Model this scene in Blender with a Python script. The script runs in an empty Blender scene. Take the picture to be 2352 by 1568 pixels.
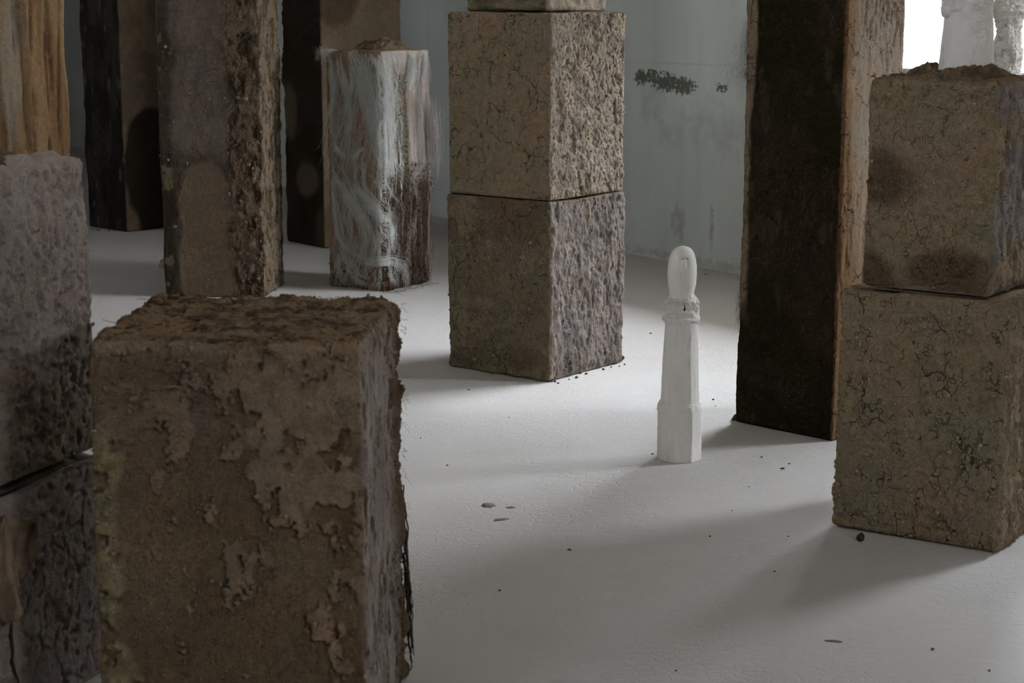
import bpy, bmesh, math, random
import numpy as np
from mathutils import Vector, Matrix

C = bpy.context.scene.collection
SC = bpy.context.scene
rng = np.random.default_rng(7)
random.seed(7)

# ------------------------------------------------------------------ camera, world, light, exposure
cam_d = bpy.data.cameras.new('camera')
cam = bpy.data.objects.new('camera', cam_d)
C.objects.link(cam)
cam.location = (0, 0, 1.4)
cam.rotation_euler = (math.radians(90) - math.atan(774 / 4100.0), 0, 0)
cam_d.sensor_width = 36.0
cam_d.lens = 36.0 * 4100.0 / 2352.0
cam_d.clip_end = 200
cam_d.dof.use_dof = True
cam_d.dof.focus_distance = 6.0
cam_d.dof.aperture_fstop = 8.0
SC.camera = cam

SKY = (0.915, 0.968, 1.055)
SKY_STRENGTH = 80.0
world = bpy.data.worlds.new('overcast_sky')
SC.world = world
world.use_nodes = True
bg = world.node_tree.nodes['Background']
bg.inputs[0].default_value = (*SKY, 1)
bg.inputs[1].default_value = SKY_STRENGTH

SC.view_settings.view_transform = 'Standard'
SC.view_settings.look = 'None'
SC.view_settings.gamma = 1.0
SC.view_settings.use_curve_mapping = False
SC.view_settings.exposure = 0.0
SC.cycles.use_denoising = True
SC.cycles.use_adaptive_sampling = True
SC.cycles.adaptive_threshold = 0.04
SC.cycles.max_bounces = 5
SC.cycles.diffuse_bounces = 4
SC.cycles.sample_clamp_indirect = 6.0

# the long wall with the windows: a point on it, its direction and its inward normal
WP = np.array([1.212, 9.293]); E1 = np.array([0.5446, -0.8387]); NI = np.array([-0.8387, -0.5446])
S0, S1, DEPTH, CEIL, THICK = -12.0, 9.6, 7.6, 3.1, 0.32
WINDOWS = [(0.84, 2.50, 1.08, 2.15), (3.4, 4.1, 1.08, 2.15)]
FILL_OPENINGS = [(a_, a_ + 0.8, 2.39, 2.65) for a_ in (-4.0, -1.4, 1.2, 3.8)]      # unseen openings added in the opposite wall to give fill light
SIDE_FILL_OPENING = (3.4, 4.3, 2.36, 2.68)      # unseen opening added in the end wall to light right-hand faces
BLOCKER_DEPTH = 0.70  # depth of the added slab that cuts the high sky
WALL_ROT = math.atan2(E1[1], E1[0])


def wpt(s, n, z=0.0):
    p = WP + E1 * s + NI * n
    return Vector((p[0], p[1], z))


for a, b, z0, z1, n_, k_ in [(*w_, -0.16, 1) for w_ in WINDOWS] + [(*w_, DEPTH + 0.15, -1) for w_ in FILL_OPENINGS]:
    L = bpy.data.lights.new('window_portal', 'AREA')     # sampling portals for the sky through each opening
    L.shape = 'RECTANGLE'
    L.size, L.size_y = b - a, z1 - z0
    L.cycles.is_portal = True
    o = bpy.data.objects.new('window_portal', L)
    C.objects.link(o)
    o.location = wpt((a + b) / 2, n_, (z0 + z1) / 2)
    o.rotation_euler = Vector((NI[0] * k_, NI[1] * k_, 0)).to_track_quat('-Z', 'Z').to_euler()

a, b, z0, z1 = SIDE_FILL_OPENING
L = bpy.data.lights.new('window_portal', 'AREA')
L.shape = 'RECTANGLE'; L.size, L.size_y = b - a, z1 - z0; L.cycles.is_portal = True
o = bpy.data.objects.new('window_portal', L); C.objects.link(o)
o.location = wpt(S1 + .15, (a + b) / 2, (z0 + z1) / 2)
o.rotation_euler = Vector((-E1[0], -E1[1], 0)).to_track_quat('-Z', 'Z').to_euler()

# ------------------------------------------------------------------ numpy noise
LAT = rng.random(64 * 64 * 64).astype(np.float32)


def vnoise(p):
    p = np.asarray(p, np.float32)
    f = np.floor(p); t = p - f; t = t * t * (3 - 2 * t)
    i = f.astype(np.int64) & 63
    j = (i + 1) & 63
    x0, y0, z0 = i[:, 0] * 4096, i[:, 1] * 64, i[:, 2]
    x1, y1, z1 = j[:, 0] * 4096, j[:, 1] * 64, j[:, 2]
    tx, ty, tz = t[:, 0], t[:, 1], t[:, 2]
    a = LAT[x0 + y0 + z0] * (1 - tz) + LAT[x0 + y0 + z1] * tz
    b = LAT[x0 + y1 + z0] * (1 - tz) + LAT[x0 + y1 + z1] * tz
    c = LAT[x1 + y0 + z0] * (1 - tz) + LAT[x1 + y0 + z1] * tz
    d = LAT[x1 + y1 + z0] * (1 - tz) + LAT[x1 + y1 + z1] * tz
    return (a * (1 - ty) + b * ty) * (1 - tx) + (c * (1 - ty) + d * ty) * tx


def fbm(p, scale=1.0, seed=0.0, octv=4, gain=0.5):
    """0..1, mean about 0.5"""
    p = np.asarray(p) * np.asarray(scale) + np.array([seed * 1.37, seed * 2.11 + 5, seed * 0.73 + 9])
    s = 0; a = 1.0; n = 0
    for k in range(octv):
        s = s + a * vnoise(p); n += a; a *= gain
        p = p * 2.03 + 17.1
    return s / n


def sn(p, scale, seed=0.0, octv=4, gain=0.5):
    """signed, about -1..1"""
    return (fbm(p, scale, seed, octv, gain) - 0.5) * 2.6


def cells(p, scale, seed=0.0):
    """Worley: F1 and F2-F1"""
    p = np.asarray(p) * np.asarray(scale) + seed * 3.3
    f = np.floor(p).astype(np.int64); t = p - f
    F1 = np.full(len(p), 9.0); F2 = np.full(len(p), 9.0)
    for dx in (-1, 0, 1):
        for dy in (-1, 0, 1):
            for dz in (-1, 0, 1):
                i = (f + (dx, dy, dz)) & 63
                h = i[:, 0] * 4096 + i[:, 1] * 64 + i[:, 2]
                ox = LAT[h]; oy = LAT[(h + 77777) & 262143]; oz = LAT[(h + 155555) & 262143]
                d = (dx + ox - t[:, 0]) ** 2 + (dy + oy - t[:, 1]) ** 2 + (dz + oz - t[:, 2]) ** 2
                m = d < F1
                F2 = np.where(m, F1, np.minimum(F2, d)); F1 = np.where(m, d, F1)
    F1 = np.sqrt(F1); F2 = np.sqrt(F2)
    return F1, F2 - F1


def S(a, b, x):
    t = np.clip((x - a) / (b - a), 0, 1)
    return t * t * (3 - 2 * t)


def mix(a, b, m):
    a = np.asarray(a, float); b = np.asarray(b, float)
    m = np.asarray(m)[..., None]
    return a * (1 - m) + b * m


# ------------------------------------------------------------------ materials
def new_mat(name):
    m = bpy.data.materials.new(name)
    m.use_nodes = True
    nt = m.node_tree
    bs = nt.nodes['Principled BSDF']
    bs.inputs['Roughness'].default_value = 0.9
    bs.inputs['Specular IOR Level'].default_value = 0.2
    return m, nt, bs


def N_(nt, t, **kw):
    n = nt.nodes.new(t)
    for k, v in kw.items():
        setattr(n, k, v)
    return n


def noise_node(nt, vec, scale, detail=4, rough=0.55):
    n = N_(nt, 'ShaderNodeTexNoise')
    n.inputs['Scale'].default_value = scale
    n.inputs['Detail'].default_value = detail
    n.inputs['Roughness'].default_value = rough
    nt.links.new(vec, n.inputs['Vector'])
    return n.outputs['Fac']


def math_node(nt, op, a, b=None, clamp=False):
    n = N_(nt, 'ShaderNodeMath', operation=op, use_clamp=clamp)
    for i, v in enumerate((a, b)):
        if v is None:
            continue
        if isinstance(v, (int, float)):
            n.inputs[i].default_value = v
        else:
            nt.links.new(v, n.inputs[i])
    return n.outputs[0]


def maprange(nt, v, a, b, c, d):
    n = N_(nt, 'ShaderNodeMapRange')
    n.inputs[1].default_value, n.inputs[2].default_value = a, b
    n.inputs[3].default_value, n.inputs[4].default_value = c, d
    nt.links.new(v, n.inputs[0])
    return n.outputs[0]


def mixcol(nt, fac, a, b, blend='MIX'):
    n = N_(nt, 'ShaderNodeMix', data_type='RGBA', blend_type=blend)
    if isinstance(fac, (int, float)):
        n.inputs[0].default_value = fac
    else:
        nt.links.new(fac, n.inputs[0])
    for i, v in ((6, a), (7, b)):
        if isinstance(v, tuple):
            n.inputs[i].default_value = (*v, 1)
        else:
            nt.links.new(v, n.inputs[i])
    return n.outputs[2]


def bump(nt, bs, h, strength, dist):
    b = N_(nt, 'ShaderNodeBump')
    b.inputs['Strength'].default_value = strength
    b.inputs['Distance'].default_value = dist
    nt.links.new(h, b.inputs['Height'])
    nt.links.new(b.outputs[0], bs.inputs['Normal'])


def mud_material(name, tint=(1, 1, 1), grain=1.0, bdist=0.0045, cracked=True):
    m, nt, bs = new_mat(name)
    geo = N_(nt, 'ShaderNodeNewGeometry').outputs['Position']
    att = N_(nt, 'ShaderNodeAttribute', attribute_name='Col').outputs['Color']
    n1 = noise_node(nt, geo, 48, 4, 0.65)
    n2 = noise_node(nt, geo, 280, 2, 0.65)
    vo = N_(nt, 'ShaderNodeTexVoronoi'); vo.inputs['Scale'].default_value = 170
    nt.links.new(geo, vo.inputs['Vector'])
    gs = N_(nt, 'ShaderNodeSeparateColor'); nt.links.new(vo.outputs['Color'], gs.inputs[0])
    v = math_node(nt, 'ADD', maprange(nt, n1, 0.3, 0.7, -0.13 * grain, 0.13 * grain),
                  maprange(nt, n2, 0.3, 0.7, 0.83, 1.17))
    # single grains of sand and grit, lighter and darker than the clay
    dot = maprange(nt, vo.outputs['Distance'], 0.25, 0.42, 1, 0)
    v = math_node(nt, 'ADD', v, math_node(nt, 'MULTIPLY', dot, maprange(nt, gs.outputs[0], 0.0, 1.0, -0.22, 0.22)))
    v = math_node(nt, 'MAXIMUM', v, 0.25)
    hue = noise_node(nt, geo, 8, 2, 0.5)
    tintc = mixcol(nt, maprange(nt, hue, 0.35, 0.65, 0, 1), (1.04, 0.995, 0.94), (0.97, 1.0, 1.03))
    col = mixcol(nt, 1.0, att, tintc, 'MULTIPLY')
    vv = N_(nt, 'ShaderNodeCombineColor')
    for k in range(3):
        nt.links.new(v, vv.inputs[k])
    col = mixcol(nt, 1.0, col, vv.outputs[0], 'MULTIPLY')
    nt.links.new(col, bs.inputs['Base Color'])
    bs.inputs['Roughness'].default_value = 1.0
    bs.inputs['Specular IOR Level'].default_value = 0.0
    h = math_node(nt, 'ADD', math_node(nt, 'MULTIPLY', n1, 1.0), math_node(nt, 'MULTIPLY', n2, 0.5))
    if not cracked:
        bump(nt, bs, h, 1.0, bdist)
        return m
    # drying cracks: thin broken lines, strength from the 'Crk' attribute
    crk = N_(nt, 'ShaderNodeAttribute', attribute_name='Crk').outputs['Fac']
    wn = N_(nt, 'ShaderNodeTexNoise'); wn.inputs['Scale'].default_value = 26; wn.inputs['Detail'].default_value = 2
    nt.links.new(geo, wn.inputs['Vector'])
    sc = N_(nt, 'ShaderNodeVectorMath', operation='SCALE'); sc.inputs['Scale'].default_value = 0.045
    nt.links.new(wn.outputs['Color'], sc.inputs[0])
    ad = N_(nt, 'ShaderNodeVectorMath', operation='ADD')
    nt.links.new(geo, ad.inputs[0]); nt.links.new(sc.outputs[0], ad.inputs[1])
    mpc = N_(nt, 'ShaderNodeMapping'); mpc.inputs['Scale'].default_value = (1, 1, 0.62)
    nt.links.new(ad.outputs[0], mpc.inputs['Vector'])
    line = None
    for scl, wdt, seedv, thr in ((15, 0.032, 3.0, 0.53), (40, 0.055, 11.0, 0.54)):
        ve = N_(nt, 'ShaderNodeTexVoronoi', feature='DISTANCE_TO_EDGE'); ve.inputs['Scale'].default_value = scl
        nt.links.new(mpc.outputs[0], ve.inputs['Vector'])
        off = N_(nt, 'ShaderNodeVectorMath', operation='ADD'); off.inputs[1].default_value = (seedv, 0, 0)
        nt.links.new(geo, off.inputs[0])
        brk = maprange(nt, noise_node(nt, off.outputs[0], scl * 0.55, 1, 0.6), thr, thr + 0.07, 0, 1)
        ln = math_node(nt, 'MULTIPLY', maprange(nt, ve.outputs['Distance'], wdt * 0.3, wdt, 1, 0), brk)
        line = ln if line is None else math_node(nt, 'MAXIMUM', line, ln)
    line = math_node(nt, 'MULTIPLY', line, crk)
    col = mixcol(nt, math_node(nt, 'MULTIPLY', line, 0.75), col, (0.012, 0.009, 0.006))  # shade inside the cracks and their dark soil, painted into the colour
    nt.links.new(col, bs.inputs['Base Color'])
    bump(nt, bs, h, 1.0, bdist)
    return m


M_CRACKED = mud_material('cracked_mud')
M_MUD = mud_material('mud', cracked=False)


def plain(name, col, rough=0.9, var=0.2, scale=80, bd=0.002):
    m, nt, bs = new_mat(name)
    geo = N_(nt, 'ShaderNodeNewGeometry').outputs['Position']
    n = noise_node(nt, geo, scale, 4)
    c = mixcol(nt, maprange(nt, n, 0.3, 0.7, 0, 1), tuple(x * (1 - var) for x in col), tuple(x * (1 + var) for x in col))
    nt.links.new(c, bs.inputs['Base Color'])
    bs.inputs['Roughness'].default_value = rough
    if bd:
        bump(nt, bs, n, 0.6, bd)
    return m


M_STONE = plain('pale_stone', (0.215, 0.182, 0.132), 0.85)
M_STONE_G = plain('grey_stone', (0.19, 0.185, 0.155), 0.85)
M_CLOD = plain('soil_clod', (0.12, 0.09, 0.062), 0.95, 0.35, 120)
M_CRUMB = plain('dark_crumb', (0.055, 0.045, 0.035), 0.95)
M_FIBRE = plain('white_fibre', (0.78, 0.79, 0.74), 0.6, 0.12, 20, 0)
M_FIBRE_P = plain('pinkish_fibre', (0.40, 0.345, 0.30), 0.6, 0.2, 20, 0)
M_ROOT = plain('dry_root', (0.20, 0.145, 0.095), 0.9, 0.3, 60, 0)
M_ROOT_D = plain('dark_root', (0.06, 0.045, 0.03), 0.9, 0.3, 60, 0)
M_TAPE = plain('black_plastic', (0.012, 0.012, 0.014), 0.25, 0.1, 60, 0.001)
M_LEAF = plain('green_leaf', (0.035, 0.07, 0.015), 0.6, 0.3, 60, 0)
M_SLIT = plain('dark_slit', (0.03, 0.012, 0.008), 0.9, 0.3, 200, 0)
M_MARK = plain('grey_mark', (0.36, 0.33, 0.29), 0.9, 0.1, 100, 0)
M_FLAKE = plain('plaster_flake', (0.62, 0.60, 0.56), 0.8, 0.1, 100, 0)
M_FRAME = plain('window_paint', (0.6, 0.6, 0.58), 0.6, 0.1, 30, 0.001)


def plaster_material():
    m, nt, bs = new_mat('figure_plaster')
    geo = N_(nt, 'ShaderNodeNewGeometry').outputs['Position']
    big = noise_node(nt, geo, 9, 4, 0.6)
    mp = N_(nt, 'ShaderNodeMapping'); mp.inputs['Scale'].default_value = (1, 1, 0.25)
    nt.links.new(geo, mp.inputs['Vector'])
    streak = noise_node(nt, mp.outputs[0], 55, 4, 0.7)
    fine = noise_node(nt, geo, 420, 3, 0.6)
    c = mixcol(nt, maprange(nt, big, 0.35, 0.7, 0, 0.7), (0.87, 0.84, 0.79), (0.78, 0.74, 0.68))
    c = mixcol(nt, maprange(nt, streak, 0.55, 0.72, 0, 0.45), c, (0.46, 0.42, 0.37))
    c = mixcol(nt, maprange(nt, fine, 0.55, 0.75, 0, 0.25), c, (0.55, 0.51, 0.46))
    nt.links.new(c, bs.inputs['Base Color'])
    bump(nt, bs, math_node(nt, 'ADD', fine, streak), 0.5, 0.002)
    return m


M_PLASTER = plaster_material()


def floor_material():
    m, nt, bs = new_mat('painted_floor')
    geo = N_(nt, 'ShaderNodeNewGeometry').outputs['Position']
    big = noise_node(nt, geo, 0.7, 5, 0.6)
    mid = noise_node(nt, geo, 4.5, 5, 0.65)
    fine = noise_node(nt, geo, 60, 4, 0.65)
    c = mixcol(nt, maprange(nt, big, 0.35, 0.68, 0, 0.6), (0.595, 0.575, 0.555), (0.54, 0.51, 0.47))
    c = mixcol(nt, maprange(nt, mid, 0.5, 0.75, 0, 0.35), c, (0.49, 0.465, 0.43))
    c = mixcol(nt, maprange(nt, fine, 0.3, 0.7, 0, 0.22), c, (0.66, 0.66, 0.66))
    # tiny dark specks of soil
    vo = N_(nt, 'ShaderNodeTexVoronoi'); vo.inputs['Scale'].default_value = 16
    nt.links.new(geo, vo.inputs['Vector'])
    spk = math_node(nt, 'MULTIPLY', maprange(nt, vo.outputs['Distance'], 0.03, 0.055, 1, 0),
                    maprange(nt, mid, 0.45, 0.6, 0, 0.8))
    c = mixcol(nt, spk, c, (0.13, 0.11, 0.09))
    # faint soft scuffs
    sc = noise_node(nt, geo, 2.2, 3, 0.5)
    c = mixcol(nt, maprange(nt, sc, 0.66, 0.78, 0, 0.35), c, (0.32, 0.29, 0.25))
    nt.links.new(c, bs.inputs['Base Color'])
    bs.inputs['Roughness'].default_value = 0.62
    bs.inputs['Specular IOR Level'].default_value = 0.25
    # wrinkled, lifting paint
    mp = N_(nt, 'ShaderNodeMapping'); mp.inputs['Scale'].default_value = (1.0, 1.6, 1.0)
    mp.inputs['Rotation'].default_value = (0, 0, 0.35)
    dist = N_(nt, 'ShaderNodeVectorMath', operation='ADD')
    nz = N_(nt, 'ShaderNodeTexNoise'); nz.inputs['Scale'].default_value = 9; nz.inputs['Detail'].default_value = 3
    nt.links.new(geo, nz.inputs['Vector'])
    sc2 = N_(nt, 'ShaderNodeVectorMath', operation='SCALE'); sc2.inputs['Scale'].default_value = 0.09
    nt.links.new(nz.outputs['Color'], sc2.inputs[0])
    nt.links.new(geo, mp.inputs['Vector'])
    nt.links.new(mp.outputs[0], dist.inputs[0]); nt.links.new(sc2.outputs[0], dist.inputs[1])
    v2 = N_(nt, 'ShaderNodeTexVoronoi', feature='DISTANCE_TO_EDGE'); v2.inputs['Scale'].default_value = 22
    nt.links.new(dist.outputs[0], v2.inputs['Vector'])
    crack = maprange(nt, v2.outputs['Distance'], 0.0, 0.07, 0, 1)
    where = maprange(nt, noise_node(nt, geo, 1.6, 4, 0.6), 0.42, 0.62, 0.12, 1)
    h = math_node(nt, 'ADD', math_node(nt, 'MULTIPLY', crack, where), math_node(nt, 'MULTIPLY', fine, 0.35))
    h = math_node(nt, 'ADD', h, math_node(nt, 'MULTIPLY', noise_node(nt, mp.outputs[0], 26, 2), 0.8))
    bump(nt, bs, h, 0.42, 0.003)
    return m


def wall_material(name, base, marks=True):
    """coordinates: object space, x along the wall, z up"""
    m, nt, bs = new_mat(name)
    tc = N_(nt, 'ShaderNodeTexCoord').outputs['Object']
    big = noise_node(nt, tc, 0.9, 5, 0.6)
    mid = noise_node(nt, tc, 5, 5, 0.65)
    mp = N_(nt, 'ShaderNodeMapping'); mp.inputs['Scale'].default_value = (1, 1, 0.15)
    nt.links.new(tc, mp.inputs['Vector'])
    st = noise_node(nt, mp.outputs[0], 7, 4, 0.6)
    fine = noise_node(nt, tc, 90, 4, 0.7)
    dark = tuple(x * 0.8 for x in base)
    c = mixcol(nt, maprange(nt, big, 0.35, 0.7, 0, 0.8), base, (base[0] * 0.95, base[1] * 0.91, base[2] * 0.86))
    c = mixcol(nt, maprange(nt, st, 0.45, 0.75, 0, 0.55), c, dark)
    c = mixcol(nt, maprange(nt, fine, 0.6, 0.75, 0, 0.25), c, tuple(x * 1.2 for x in base))
    if marks:
        sep = N_(nt, 'ShaderNodeSeparateXYZ'); nt.links.new(tc, sep.inputs[0])
        X, Z = sep.outputs[0], sep.outputs[2]

        def blob(x, z, rx, rz, th, sc=26.0, soft=0.05, amt=1.0, col=(0.075, 0.085, 0.065)):
            nonlocal c
            dx = math_node(nt, 'DIVIDE', math_node(nt, 'SUBTRACT', X, x), rx)
            dz = math_node(nt, 'DIVIDE', math_node(nt, 'SUBTRACT', Z, z), rz)
            r2 = math_node(nt, 'ADD', math_node(nt, 'MULTIPLY', dx, dx), math_node(nt, 'MULTIPLY', dz, dz))
            fall = maprange(nt, r2, 0.0, 1.0, 1.0, 0.0)
            nn = noise_node(nt, tc, sc, 5, 0.7)
            v = math_node(nt, 'ADD', math_node(nt, 'MULTIPLY', fall, 0.22), math_node(nt, 'MULTIPLY', nn, 0.9))
            k = maprange(nt, v, th, th + soft, 0, amt)
            k = math_node(nt, 'MULTIPLY', k, maprange(nt, r2, 0.8, 1.0, 1, 0))
            c = mixcol(nt, k, c, col)
        for a in WALL_MARKS:
            blob(*a)
    nt.links.new(c, bs.inputs['Base Color'])
    bs.inputs['Roughness'].default_value = 0.85
    h = math_node(nt, 'ADD', mid, math_node(nt, 'MULTIPLY', fine, 0.4))
    bump(nt, bs, h, 0.35, 0.006)
    return m


DK = (0.13, 0.145, 0.115)
GR = (0.45, 0.46, 0.44)
# x along the wall from the wall's origin, height: places of the flaked-off paint and the damp stains
WALL_MARKS = [
    (-0.9, 1.0, 0.085, 0.06, 0.56, 40, 0.02, 1.0, DK),
    (-0.81, 1.01, 0.085, 0.055, 0.56, 40, 0.02, 1.0, DK),
    (-0.68, 0.982, 0.19, 0.065, 0.55, 40, 0.02, 1.0, DK),
    (-0.52, 0.965, 0.13, 0.06, 0.55, 42, 0.02, 1.0, DK),
    (-0.2, 0.97, 0.075, 0.034, 0.58, 44, 0.02, 1.0, DK),
    (-0.8, 0.86, 0.16, 0.16, 0.52, 12, 0.3, 0.6, GR),
    (-0.3, 0.78, 0.36, 0.18, 0.52, 9, 0.3, 0.6, GR),
    (-0.1, 0.7, 0.25, 0.16, 0.52, 10, 0.25, 0.5, GR),
    (-0.62, 0.7, 0.2, 0.1, 0.52, 12, 0.25, 0.4, GR),
    (-0.55, 0.23, 0.09, 0.13, 0.52, 24, 0.15, 0.7, GR),
    (-0.26, 0.22, 0.03, 0.15, 0.52, 24, 0.15, 0.8, GR),
    (-0.45, 1.085, 0.9, 0.010, 0.58, 60, 0.10, 0.45, GR),
    (0.4, 0.03, 2.5, 0.035, 0.52, 20, 0.15, 0.6, GR),
]


# ------------------------------------------------------------------ object helpers
def tag(o, label=None, cat=None, group=None, kind=None):
    if label: o['label'] = label
    if cat: o['category'] = cat
    if group: o['group'] = group
    if kind: o['kind'] = kind
    return o


def empty(name, loc, rz, label, cat, group=None):
    o = bpy.data.objects.new(name, None)
    o.empty_display_size = 0.1
    C.objects.link(o)
    o.location = loc; o.rotation_euler = (0, 0, rz)
    return tag(o, label, cat, group)


def mesh_from(name, V, F, mat, parent=None, col=None, smooth=True, crk=None):
    """V (n,3), F (m,k) with constant k"""
    V = np.ascontiguousarray(V, np.float32); F = np.ascontiguousarray(F, np.int32)
    me = bpy.data.meshes.new(name)
    me.vertices.add(len(V)); me.vertices.foreach_set('co', V.ravel())
    k = F.shape[1]
    me.loops.add(F.size); me.loops.foreach_set('vertex_index', F.ravel())
    me.polygons.add(len(F))
    me.polygons.foreach_set('loop_start', np.arange(0, F.size, k, dtype=np.int32))
    if smooth:
        me.polygons.foreach_set('use_smooth', np.ones(len(F), bool))
    me.update(calc_edges=True)
    if col is not None:
        a = me.color_attributes.new('Col', 'FLOAT_COLOR', 'POINT')
        c4 = np.ones((len(V), 4), np.float32); c4[:, :3] = np.clip(col, 0.002, 1)
        a.data.foreach_set('color', c4.ravel())
    if crk is not None:
        a = me.attributes.new('Crk', 'FLOAT', 'POINT')
        a.data.foreach_set('value', np.ascontiguousarray(crk, np.float32))
    me.materials.append(mat)
    o = bpy.data.objects.new(name, me)
    C.objects.link(o)
    if parent is not None:
        o.parent = parent
    return o


def box_mesh(name, x0, x1, y0, y1, z0, z1, mat, parent=None, bevel=0.0):
    bm = bmesh.new()
    bmesh.ops.create_cube(bm, size=1)
    for v in bm.verts:
        v.co = Vector((x0 if v.co.x < 0 else x1, y0 if v.co.y < 0 else y1, z0 if v.co.z < 0 else z1))
    if bevel:
        bmesh.ops.bevel(bm, geom=bm.edges[:], offset=bevel, segments=2, affect='EDGES')
    me = bpy.data.meshes.new(name); bm.to_mesh(me); bm.free()
    me.materials.append(mat)
    o = bpy.data.objects.new(name, me); C.objects.link(o)
    if parent is not None: o.parent = parent
    return o


class Ctx: pass


def block(parent, wx, wy, h, cell, style, rnd=0.018, shape=None, name='clay_body', mat=None, flat_top=False):
    """a dense rounded box, displaced and coloured by style(ctx); local origin = centre of the base"""
    nx, ny, nz = (max(8, int(round(a / cell))) for a in (wx, wy, h))
    grids = []
    quads = []
    off = 0
    sy, sz = nz + 1, 1
    sx = (ny + 1) * (nz + 1)

    def face(axis, side):
        nonlocal off
        dims = {'x': (ny, nz), 'y': (nx, nz), 'z': (nx, ny)}[axis]
        A, B = np.meshgrid(np.arange(dims[0] + 1), np.arange(dims[1] + 1), indexing='ij')
        if axis == 'x': I = np.full_like(A, nx if side > 0 else 0); J, K = A, B; flip = side < 0
        elif axis == 'y': J = np.full_like(A, ny if side > 0 else 0); I, K = A, B; flip = side > 0
        else: K = np.full_like(A, nz if side > 0 else 0); I, J = A, B; flip = side < 0
        ids = I * sx + J * sy + K * sz
        q = np.stack([ids[:-1, :-1], ids[1:, :-1], ids[1:, 1:], ids[:-1, 1:]], -1).reshape(-1, 4)
        return q[:, ::-1] if flip else q
    Q = np.concatenate([face(a, s) for a in 'xyz' for s in (-1, 1)])
    uniq, inv = np.unique(Q.ravel(), return_inverse=True)
    Q = inv.reshape(-1, 4)
    I = uniq // sx; J = (uniq % sx) // sy; K = uniq % sy
    P = np.stack([-wx / 2 + wx * I / nx, -wy / 2 + wy * J / ny, h * K / nz], -1)
    half = np.array([wx / 2, wy / 2, h / 2]); Pc = P - [0, 0, h / 2]
    inner = np.clip(Pc, -(half - rnd), half - rnd)
    d = Pc - inner
    N = d / np.linalg.norm(d, axis=1, keepdims=True)
    Pc = inner + N * rnd
    P = Pc + [0, 0, h / 2]
    c = Ctx()
    c.P, c.N, c.h, c.wx, c.wy = P, N, h, wx, wy
    c.fr = S(0.5, 0.85, N[:, 0]); c.ff = S(0.5, 0.85, -N[:, 1]); c.ft = S(0.5, 0.85, N[:, 2])
    c.side = np.clip(1 - np.abs(N[:, 2]), 0, 1)
    c.crk = None
    c.u = P[:, 0]; c.v = P[:, 1]; c.z = P[:, 2]
    disp, col = style(c)
    disp = disp + sn(P, 55, 3.3, 3) * .0016 + sn(P, 130, 4.4, 2) * .0009
    bot = S(-0.9, -0.4, N[:, 2])
    Q3 = P + N * (disp * bot)[:, None]
    if shape is not None:
        Q3 = shape(Q3, h)
    Q3[:, 2] = np.maximum(Q3[:, 2], 0.0)
    if flat_top:
        Q3[:, 2] = np.minimum(Q3[:, 2], h)
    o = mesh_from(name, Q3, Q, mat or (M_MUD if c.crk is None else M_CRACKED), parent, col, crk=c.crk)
    c.V = Q3; c.col = col
    return o, c


# small stones: four shared meshes
def lump_mesh(name, seed, sub=2, mat=None, amp=0.35):
    bm = bmesh.new()
    bmesh.ops.create_icosphere(bm, subdivisions=sub, radius=1)
    P = np.array([v.co[:] for v in bm.verts])
    k = 1 + amp * sn(P, 1.1, seed, 3)
    for v, s in zip(bm.verts, k):
        v.co *= float(s)
    for f in bm.faces: f.smooth = True
    me = bpy.data.meshes.new(name); bm.to_mesh(me); bm.free()
    me.materials.append(mat)
    return me


STONES = [lump_mesh('stone', 11 + i, 2, amp=.55, mat= (M_STONE if i % 3 else M_STONE_G)) for i in range(4)]
CLODS = [lump_mesh('clod', 31 + i, 2, M_CLOD, 0.5) for i in range(3)]
CRUMBS = [lump_mesh('crumb', 51 + i, 1, M_CRUMB, 0.5) for i in range(3)]


def put(me, name, loc, sc, parent=None, rot=None):
    o = bpy.data.objects.new(name, me); C.objects.link(o)
    o.location = loc; o.scale = sc
    o.rotation_euler = rot or (random.uniform(0, 6), random.uniform(0, 6), random.uniform(0, 6))
    if parent is not None: o.parent = parent
    return o


def stones_on(parent, c, w, n, rmin, rmax, meshes=None, name='stone', sink=0.05):
    """n stones half sunk in the clay where weight w is high"""
    w = np.clip(w, 0, None); w = w / w.sum()
    idx = rng.choice(len(w), n, replace=False, p=w)
    for i in idx:
        r = rmin + (rmax - rmin) * rng.random() ** 2
        p = c.V[i] + c.N[i] * r * sink
        put(random.choice(meshes or STONES), name, p, (r * random.uniform(.8, 1.3), r * random.uniform(.7, 1.0), r * random.uniform(.7, 1.1)), parent)


_ico = bmesh.new(); bmesh.ops.create_icosphere(_ico, subdivisions=1, radius=1)
ICO_V = np.array([v.co[:] for v in _ico.verts]); ICO_F = np.array([[v.index for v in f.verts] for f in _ico.faces]); _ico.free()


def grit_on(parent, c, w, n, rmin, rmax, tone=1.0, col=None):
    """hundreds of grains too small to pick apart: one part, real geometry"""
    w = np.clip(w, 0, None); w = w / w.sum()
    idx = rng.choice(len(w), n, replace=True, p=w)
    r = rmin + (rmax - rmin) * rng.random(n) ** 2.5
    V = ICO_V[None] * (1 + .35 * rng.normal(size=(n, len(ICO_V), 1)).clip(-1.5, 1.5)) * (rng.random((n, 1, 3)) * .5 + .7)
    V = V * r[:, None, None] + (c.V[idx] + c.N[idx] * (r * .1)[:, None])[:, None]
    F = ICO_F[None] + (np.arange(n) * len(ICO_V))[:, None, None]
    base = c.col[idx] * tone if col is None else np.broadcast_to(np.asarray(col), (n, 3))
    cc = np.repeat(base * (.75 + .6 * rng.random((n, 1))), len(ICO_V), axis=0)
    o = mesh_from('grit', V.reshape(-1, 3), F.reshape(-1, 3), M_MUD, parent, cc, smooth=False)
    o['kind'] = 'stuff'
    return o


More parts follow.
